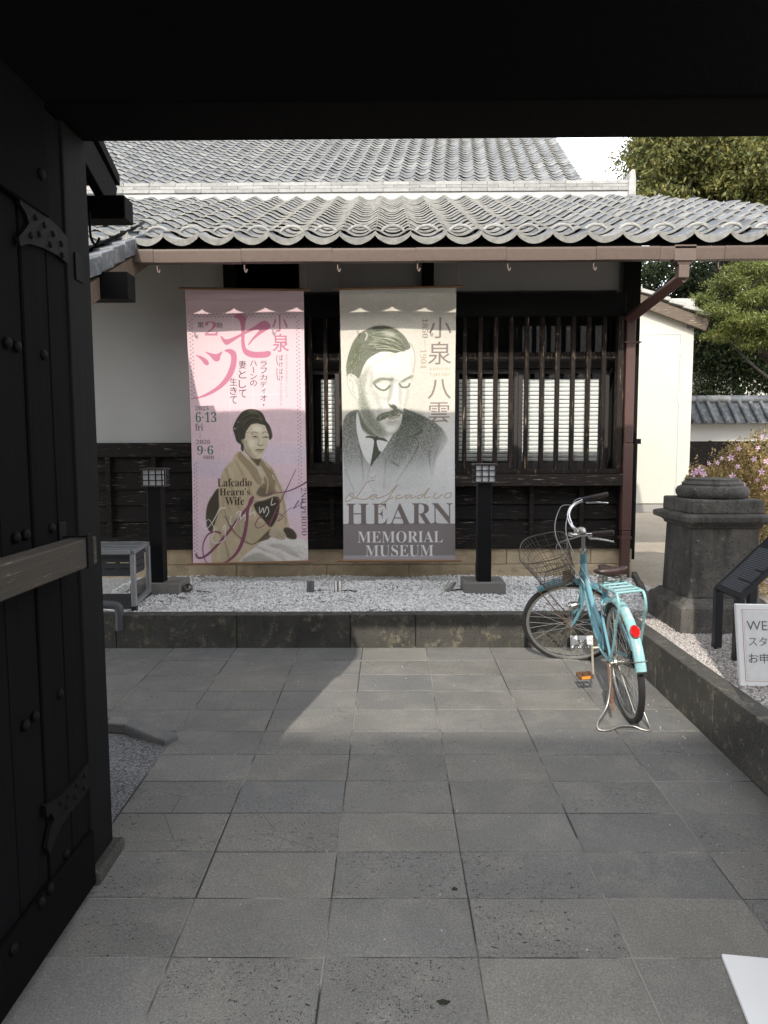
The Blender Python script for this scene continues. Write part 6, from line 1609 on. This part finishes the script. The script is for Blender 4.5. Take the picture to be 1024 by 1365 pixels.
# coat and waistcoat
mk.fill(g2([(132, -8), (238, -85), (232, 10), (245, 120), (285, 220), (325, 285), (305, 370), (285, 430), (215, 490), (150, 500), (134, 320)]), GD, .95, .6, .75, fade=(160, 1, 270, .10))
mk.fill(g2([(535, -90), (600, -75), (650, -55), (762, -2), (840, 70), (862, 130), (830, 190), (790, 260), (762, 420), (700, 440), (560, 470), (420, 480), (355, 470), (300, 360), (340, 260), (400, 205), (460, 110), (520, -10)]), GD, .95, .6, .7, fade=(170, 1, 268, .08))
mk.fill(g2([(640, -60), (700, -30), (690, 60), (640, 120), (560, 250), (480, 420), (420, 470), (420, 300), (470, 180), (520, 40), (560, -60)]), rgb(70, 76, 64), .55, 2.0, .5, fade=(170, .9, 250, .1))
for pts, w_, al in (([(630, 92), (660, 80), (680, 60)], 3.0, .9), ([(610, 95), (660, 150), (600, 270), (500, 410)], 1.1, .7), ([(600, 95), (640, 110)], 1.0, .8), ([(735, 200), (740, 290), (755, 370)], 2.0, .6), ([(800, 170), (770, 260), (762, 360)], 1.6, .6), ([(470, 272), (520, 300)], 2.0, .8), ([(240, 100), (262, 260), (270, 400)], 1.6, .6), ([(430, 250), (420, 360), (415, 450)], 1.4, .5), ([(145, 320), (175, 400), (205, 470)], .8, .7), ([(300, 360), (310, 420), (350, 480)], .8, .6)):
    mk.stroke(g2(pts), w_, rgb(66, 72, 60), al, .5, .5)
mk.ell(*g2([(338, 362)])[0], 4.0, 3.4, rgb(206, 206, 200), .95, .2); mk.stroke(g2([(325, 378), (345, 382), (358, 366)]), .8, rgb(80, 84, 72), .9, .2)
for _ in range(420):                                   # engraved hatching
    x = rgp.uniform(140, 820); y = rgp.uniform(-60, 330); l = rgp.uniform(14, 40)
    inside = (x < 240 and y > -20) or (x > 480 + max(0, 60 - y) * .3 and y > (x - 560) * .35 - 60)
    if inside: mk.stroke(g2([(x, y), (x + l * .55, y + l)]), .45, rgb(178, 182, 170) if rgp.rand() < .55 else rgb(60, 66, 54), .45 * (1 - max(0, y) / 380), curve=False)
# the drawing fades into the paper at the right and below
PB = rgb(219, 218, 216)
mk.fill(g2([(900, -60), (905, 480), (640, 480), (745, 330), (800, 180), (850, 60)]), PB, .75, 7, .5); mk.fill(g2([(134, 300), (900, 300), (900, 500), (134, 500)]), PB, .6, 9, .5, smooth=False)
# neck, shirt, tie
mk.fill(g2([(232, -60), (300, -40), (400, 10), (480, -10), (530, -60), (500, 20), (450, 75), (395, 95), (320, 88), (258, 30)]), rgb(98, 104, 84), .95, .5, .4)
WH = rgb(226, 225, 222)
mk.fill(g2([(234, -72), (222, 0), (236, 110), (270, 220), (318, 284), (340, 200), (346, 112), (300, 90), (262, 40)]), WH, 1, .2); mk.fill(g2([(534, -70), (510, 20), (470, 90), (385, 100), (366, 150), (372, 180), (398, 204), (446, 136), (490, 60)]), WH, 1, .2)
mk.stroke(g2([(234, -72), (262, 40), (300, 90), (290, 108)]), .6, rgb(120, 124, 110), .7, .2)
mk.fill(g2([(285, 104), (310, 92), (350, 98), (395, 96), (445, 134), (385, 122), (365, 132), (380, 190), (395, 208), (352, 262), (322, 300), (338, 200), (346, 126), (320, 108)]), rgb(72, 78, 66), 1, .2, .25)
# head
mk.fill(hh([(170, 560), (165, 700), (190, 830), (250, 930), (330, 1010), (400, 1030), (470, 1000), (520, 950), (545, 890), (560, 800), (590, 700), (610, 610), (640, 510), (655, 440), (655, 340), (625, 260), (560, 200), (380, 280), (260, 360), (200, 480)]), FL, 1, .3)
mk.fill(hh([(165, 520), (215, 480), (260, 420), (250, 520), (230, 620), (260, 740), (330, 880), (420, 990), (380, 1030), (300, 990), (230, 920), (180, 800), (165, 680)]), rgb(150, 153, 138), .75, 2.2, .7)
mk.fill(hh([(190, 640), (240, 720), (300, 850), (400, 960), (360, 1010), (270, 950), (200, 840)]), rgb(118, 122, 106), .6, 2.2, .7)
mk.fill(hh([(250, 560), (300, 590), (330, 680), (320, 780), (280, 720)]), rgb(190, 190, 178), .6, 3.0, .4)
mk.fill(hh([(440, 540), (480, 530), (470, 620), (450, 700), (425, 720), (435, 640)]), rgb(150, 150, 138), .7, 1.6, .3); mk.fill(hh([(520, 560), (545, 600), (545, 700), (530, 760), (520, 660)]), rgb(172, 170, 160), .65, 1.4, .2)
mk.ell(*hh([(400, 390)])[0], 20, 10, rgb(242, 238, 230), .8, 3); mk.stroke(hh([(500, 590), (500, 660), (490, 740)]), 3.0, rgb(244, 241, 236), .8, 1.0)
mk.ell(*hh([(385, 578)])[0], 9.5, 5.0, rgb(218, 213, 204), 1, .9); mk.ell(*hh([(572, 570)])[0], 6.0, 4.4, rgb(218, 213, 204), 1, .8)
DK = rgb(92, 98, 80)
mk.fill(hh([(292, 572), (320, 540), (370, 522), (430, 526), (476, 530), (470, 546), (430, 546), (380, 545), (330, 566)]), DK, .8, .9, .5); mk.fill(hh([(530, 566), (560, 540), (600, 520), (642, 502), (640, 520), (600, 540), (560, 560)]), DK, .8, .9, .5)
mk.stroke(hh([(312, 576), (335, 604), (365, 622), (395, 628), (425, 612), (445, 590)]), 2.3, DK, .95, .5, .3); mk.stroke(hh([(318, 560), (345, 548), (400, 546), (440, 560)]), .6, rgb(190, 190, 178), .6, .4); mk.fill(hh([(325, 590), (345, 560), (385, 552), (430, 565), (440, 590), (400, 575), (350, 575)]), rgb(186, 184, 172), .3, 1.2, .3); mk.fill(hh([(532, 580), (550, 556), (590, 552), (612, 566), (590, 566), (555, 570)]), rgb(186, 184, 172), .3, 1.2, .3); mk.stroke(hh([(528, 575), (545, 600), (575, 606), (605, 598), (615, 575)]), 2.0, DK, .95, .5, .3)
mk.stroke(hh([(300, 620), (350, 650), (410, 655)]), 1.6, rgb(186, 186, 174), .5, .8)
mk.fill(hh([(432, 742), (455, 752), (480, 748), (508, 772), (500, 792), (470, 785), (445, 768)]), rgb(70, 76, 62), .9, .5, .2); mk.stroke(hh([(435, 705), (428, 730), (440, 750)]), .9, rgb(150, 150, 138), .8, .4); mk.stroke(hh([(508, 772), (530, 780), (540, 740), (530, 700)]), .7, rgb(170, 170, 158), .7, .4)
mk.fill(hh([(325, 872), (345, 838), (390, 816), (440, 808), (480, 788), (515, 786), (545, 800), (556, 828), (520, 822), (488, 836), (440, 850), (400, 868), (350, 890)]), rgb(98, 104, 82), .92, .5, .6)
for i in range(34):
    x = rgp.uniform(340, 545); y = 800 + abs(x - 500) * .32 + rgp.uniform(-12, 25); mk.stroke(hh([(x, y), (x - rgp.uniform(8, 24), y + rgp.uniform(10, 30))]), .5, rgb(60, 66, 50) if i % 3 else rgb(206, 206, 190), .8, .1, curve=False)
mk.fill(hh([(430, 868), (470, 846), (515, 838), (535, 848), (510, 866), (460, 878)]), rgb(172, 164, 152), .9, .5); mk.stroke(hh([(430, 862), (480, 842), (532, 838)]), .9, rgb(70, 72, 60), .9, .3); mk.stroke(hh([(430, 892), (470, 898), (510, 884)]), 1.8, rgb(150, 152, 138), .7, .7)
mk.ell(*hh([(455, 955)])[0], 8, 5, rgb(234, 231, 224), .8, 1.6)
for pts, w_, al in (([(300, 640), (360, 690), (420, 700), (440, 690)], 4.0, .35), ([(330, 700), (360, 760), (350, 820)], 5.0, .35), ([(600, 620), (590, 690), (570, 760)], 3.5, .45), ([(640, 400), (645, 470), (630, 540)], 2.5, .4), ([(470, 330), (420, 350), (330, 390), (280, 430)], 4.0, .35), ([(280, 470), (290, 530), (280, 590)], 4.0, .45), ([(380, 500), (450, 510), (500, 520)], 2.0, .3), ([(480, 560), (500, 540), (520, 550)], 2.5, .4), ([(420, 905), (470, 915), (520, 900)], 3.0, .5), ([(400, 985), (450, 1000), (500, 975)], 3.0, .5), ([(540, 860), (530, 920), (500, 960)], 2.5, .5)):
    mk.stroke(hh(pts), w_, rgb(150, 150, 136), al, 1.4, .4)
for i in range(160):                                   # stipple on the shaded cheek
    t = rgp.uniform(0, 1); x = 175 + 150 * t + rgp.uniform(-30, 50); y = 560 + 430 * t + rgp.uniform(-60, 60)
    mk.stroke(hh([(x, y), (x + 5, y + 7)]), .5, rgb(88, 96, 72) if i % 3 else rgb(190, 196, 160), .55, .1, curve=False)
# ear
mk.fill(hh([(66, 502), (95, 492), (130, 515), (155, 570), (168, 640), (172, 688), (150, 692), (112, 655), (82, 590)]), rgb(216, 210, 198), 1, .3); mk.stroke(hh([(70, 500), (98, 494), (132, 518), (158, 575)]), .8, rgb(160, 160, 146), .9, .3); mk.stroke(hh([(72, 520), (84, 590), (114, 655), (150, 692)]), .8, rgb(164, 160, 150), .9, .3); mk.stroke(hh([(100, 530), (128, 570), (118, 620), (140, 650)]), 1.2, rgb(160, 160, 144), .7, .5)
# hair
HG = rgb(108, 111, 96)
mk.fill(hh([(75, 490), (68, 430), (80, 360), (108, 270), (148, 192), (210, 135), (300, 96), (390, 90), (450, 102), (510, 130), (562, 170), (600, 222), (622, 266), (602, 290), (545, 304), (492, 318), (440, 304), (372, 304), (300, 336), (250, 372), (215, 430), (192, 490), (172, 522), (150, 505), (104, 480)]), HG, 1, .3, .35)
mk.fill(hh([(300, 98), (390, 90), (460, 105), (520, 135), (470, 150), (380, 130), (310, 125)]), rgb(70, 74, 62), .8, 1.0, .3); mk.fill(hh([(90, 360), (120, 280), (160, 210), (200, 260), (180, 360), (150, 440), (100, 440)]), rgb(98, 104, 80), .6, 2.0, .5)
mk.stroke(hh([(238, 140), (252, 165), (236, 205)]), 1.3, rgb(222, 220, 206), .9, .4)
for i in range(60):
    t = i / 60; x0_ = 260 + 90 * rgp.rand(); y0_ = 140 + 150 * t; mk.stroke(hh([(x0_, y0_), (x0_ + 110, y0_ - 10 + 30 * rgp.rand()), (min(610, x0_ + 230), min(305, y0_ + 40 + 40 * rgp.rand()))]), .6, rgb(214, 214, 190) if i % 5 < 2 else rgb(76, 82, 64), .55, .15)
for i in range(50):
    a = rgp.uniform(0, 1); x = 85 + 130 * a + rgp.uniform(-20, 20); y = 470 - 290 * a + rgp.uniform(-10, 120); mk.stroke(hh([(x, y), (x - rgp.uniform(4, 14), y + rgp.uniform(12, 26))]), .6, rgb(196, 200, 160) if i % 3 == 0 else rgb(84, 90, 70), .55, .1, curve=False)
mk.fill(hh([(380, 135), (440, 125), (500, 150), (470, 190), (410, 180)]), rgb(206, 206, 190), .55, 2.0, .4)
mk.stroke(hh([(620, 235), (648, 290), (660, 350), (658, 420), (648, 478)]), 1.4, rgb(158, 156, 146), .8, .4, w1=.8)
gm = Canvas._blur(mk.rg.rand(mk.H, mk.W) - .5, .7); gm2 = Canvas._blur(mk.rg.rand(mk.H, mk.W) - .5, 6)
mk.a *= (1 + .16 * gm + .25 * gm2)[..., None]
# lettering
TX = rgb(128, 118, 114)
for ch, b in (('小', (725, 276, 880, 414)), ('泉', (722, 436, 882, 588)), ('八', (722, 686, 884, 820)), ('雲', (728, 842, 876, 980))): mk.text(ch, *box_of(g1, *b), rgb(136, 124, 118))
mk.text('KOIZUMI', *box_of(g1, 733, 608, 876, 628), rgb(186, 168, 146), BOLD, -.008); mk.text('YAKUMO', *box_of(g1, 733, 643, 873, 664), rgb(186, 168, 146), BOLD, -.008)
mk.text('1850', *box_of(g1, 680, 283, 720, 412), rgb(140, 128, 120), BOLD, -.008, rot=True); mk.text('1904', *box_of(g1, 668, 486, 712, 615), rgb(176, 158, 140), BOLD, -.008, rot=True); mk.stroke(g1([(699, 420), (699, 476)]), .5, rgb(170, 160, 150), curve=False)
TN = rgb(184, 164, 140)
for pts in ([(350, 400), (300, 410), (255, 470), (215, 520), (175, 500), (195, 485), (200, 520), (150, 545), (148, 520), (180, 490)], [(215, 520), (260, 530), (300, 525), (330, 500), (365, 498)], [(345, 505), (320, 520), (335, 530), (365, 500), (362, 522), (400, 515)], [(400, 515), (450, 490), (500, 440), (510, 432), (470, 490), (420, 560), (375, 585), (372, 572), (430, 540), (480, 515)], [(530, 500), (505, 510), (500, 528), (540, 520), (575, 500)], [(595, 498), (570, 515), (575, 528), (610, 502), (608, 525), (640, 512)], [(690, 498), (655, 510), (655, 528), (690, 510), (735, 455), (700, 520), (740, 515)], [(780, 490), (765, 520), (790, 525), (830, 500)], [(865, 490), (845, 505), (850, 525), (885, 515), (890, 490), (865, 490)]):
    mk.stroke(g2(pts), 1.2, TN, 1, .1)
mk.ell(*g2([(838, 450)])[0], .7, .7, TN)
HC = rgb(126, 116, 113)
b = box_of(g2, 145, 700, 905, 922); mk.fill([(0, b[1]), (154, b[1]), (154, b[3]), (0, b[3])], rgb(139, 131, 131), 1, 0, smooth=False)
b2 = box_of(g2, 145, 922, 905, 962); mk.fill([(0, b2[1]), (154, b2[1]), (154, 362), (0, 362)], rgb(172, 166, 170), 1, 0, smooth=False)
for ch, b in (('H', (148, 560, 308, 706)), ('E', (332, 560, 440, 706)), ('A', (452, 558, 606, 706)), ('R', (610, 560, 754, 706)), ('N', (754, 560, 902, 706))): mk.text(ch, *box_of(g2, *b), HC, BOLD, -.004)
mk.text('MEMORIAL', *box_of(g2, 230, 752, 832, 832), rgb(238, 236, 232), BOLD, -.006); mk.text('MUSEUM', *box_of(g2, 285, 848, 766, 928), rgb(238, 236, 232), BOLD, -.006)
_gl.clear()

def make_cloth_mat(name):
    t = NT(name); at_ = t.n('ShaderNodeVertexColor'); at_.layer_name = 'print'; p = t.pos((1, 1, 1))
    wv_ = t.math('ADD', t.noise(t.pos((900, 1, 60)), 1.0, 2), t.noise(t.pos((60, 1, 900)), 1.0, 2))
    col = t.mix(1.0, at_.outputs['Color'], t.ramp(wv_, (.6, .96), (1.3, 1.03)), 'MULTIPLY')
    t.fin(col, .75, t.bump(wv_, .0006, .5), spec=.2)
    tl = t.n('ShaderNodeBsdfTranslucent'); t.l(col, tl.inputs[0]); mx = t.n('ShaderNodeMixShader'); mx.inputs[0].default_value = .12
    t.l(t.b.outputs[0], mx.inputs[1]); t.l(tl.outputs[0], mx.inputs[2]); t.l(mx.outputs[0], t.out.inputs[0]); return t.m
def banner(cv, TL, TR, BL, BR, label, seed, albedo):
    by = 6.60
    tl, tr, bl, br = [atY(px, py, by) for px, py in (TL, TR, BL, BR)]
    t = thing('banner', label, 'banner', ((bl.x + br.x) / 2, by, bl.z), 'tall printed banners hanging from the eave')
    H_, W_ = cv.H + 1, cv.W + 1
    u, v = np.meshgrid(np.linspace(0, 1, W_), np.linspace(0, 1, H_))
    T4 = [np.array(q) for q in (tl, tr, bl, br)]
    P = (T4[0] * ((1 - u) * (1 - v))[..., None] + T4[1] * (u * (1 - v))[..., None] + T4[2] * ((1 - u) * v)[..., None] + T4[3] * (u * v)[..., None])
    P[..., 1] += .020 * np.sin(PI * v) ** .7 * np.sin(u * 5.1 + seed + 1.7 * v) + .009 * np.sin(PI * v) * np.sin(u * 11 + 2 * seed + 2 * v) * (v ** .5) + .018 * np.sin(PI * v)
    P[..., 0] += -.006 * np.sin(PI * v) * (u - .5) * 2
    idx = np.arange(W_ * H_).reshape(H_, W_)
    F_ = np.stack([idx[1:, :-1], idx[1:, 1:], idx[:-1, 1:], idx[:-1, :-1]], -1).reshape(-1, 4)
    o = np_obj('cloth', P.reshape(-1, 3), F_, make_cloth_mat('printed_cloth'), t, smooth=True)
    a = np.pad(cv.a, ((0, 1), (0, 1), (0, 0)), mode='edge')
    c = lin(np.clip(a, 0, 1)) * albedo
    ca = o.data.color_attributes.new('print', 'FLOAT_COLOR', 'POINT')
    ca.data.foreach_set('color', np.concatenate([c, np.ones(c.shape[:2] + (1,))], -1).astype(np.float32).ravel())
    for (a_, b_) in ((tl, tr), (bl, br)):
        d = (b_ - a_).normalized()
        MB().tube([a_ - d * .055, b_ + d * .055], .011, 10).build('dowel', M['dowel'], t, smooth=True, auto=50)
    for (q, dx) in ((bl, -.02), (br, .02)):
        MB().tube([q + Vector((dx, 0, 0)), Vector((q.x + dx + .002, by + .03, .335))], .003, 5).build('cord', M['string'], t)
    for (q, dx) in ((tl, -.02), (tr, .02)):
        MB().tube([q + Vector((dx, 0, 0)), Vector((q.x + dx, by - .02, EZ + S1 * (by - EY) - .06))], .0025, 5).build('cord', M['string'], t)
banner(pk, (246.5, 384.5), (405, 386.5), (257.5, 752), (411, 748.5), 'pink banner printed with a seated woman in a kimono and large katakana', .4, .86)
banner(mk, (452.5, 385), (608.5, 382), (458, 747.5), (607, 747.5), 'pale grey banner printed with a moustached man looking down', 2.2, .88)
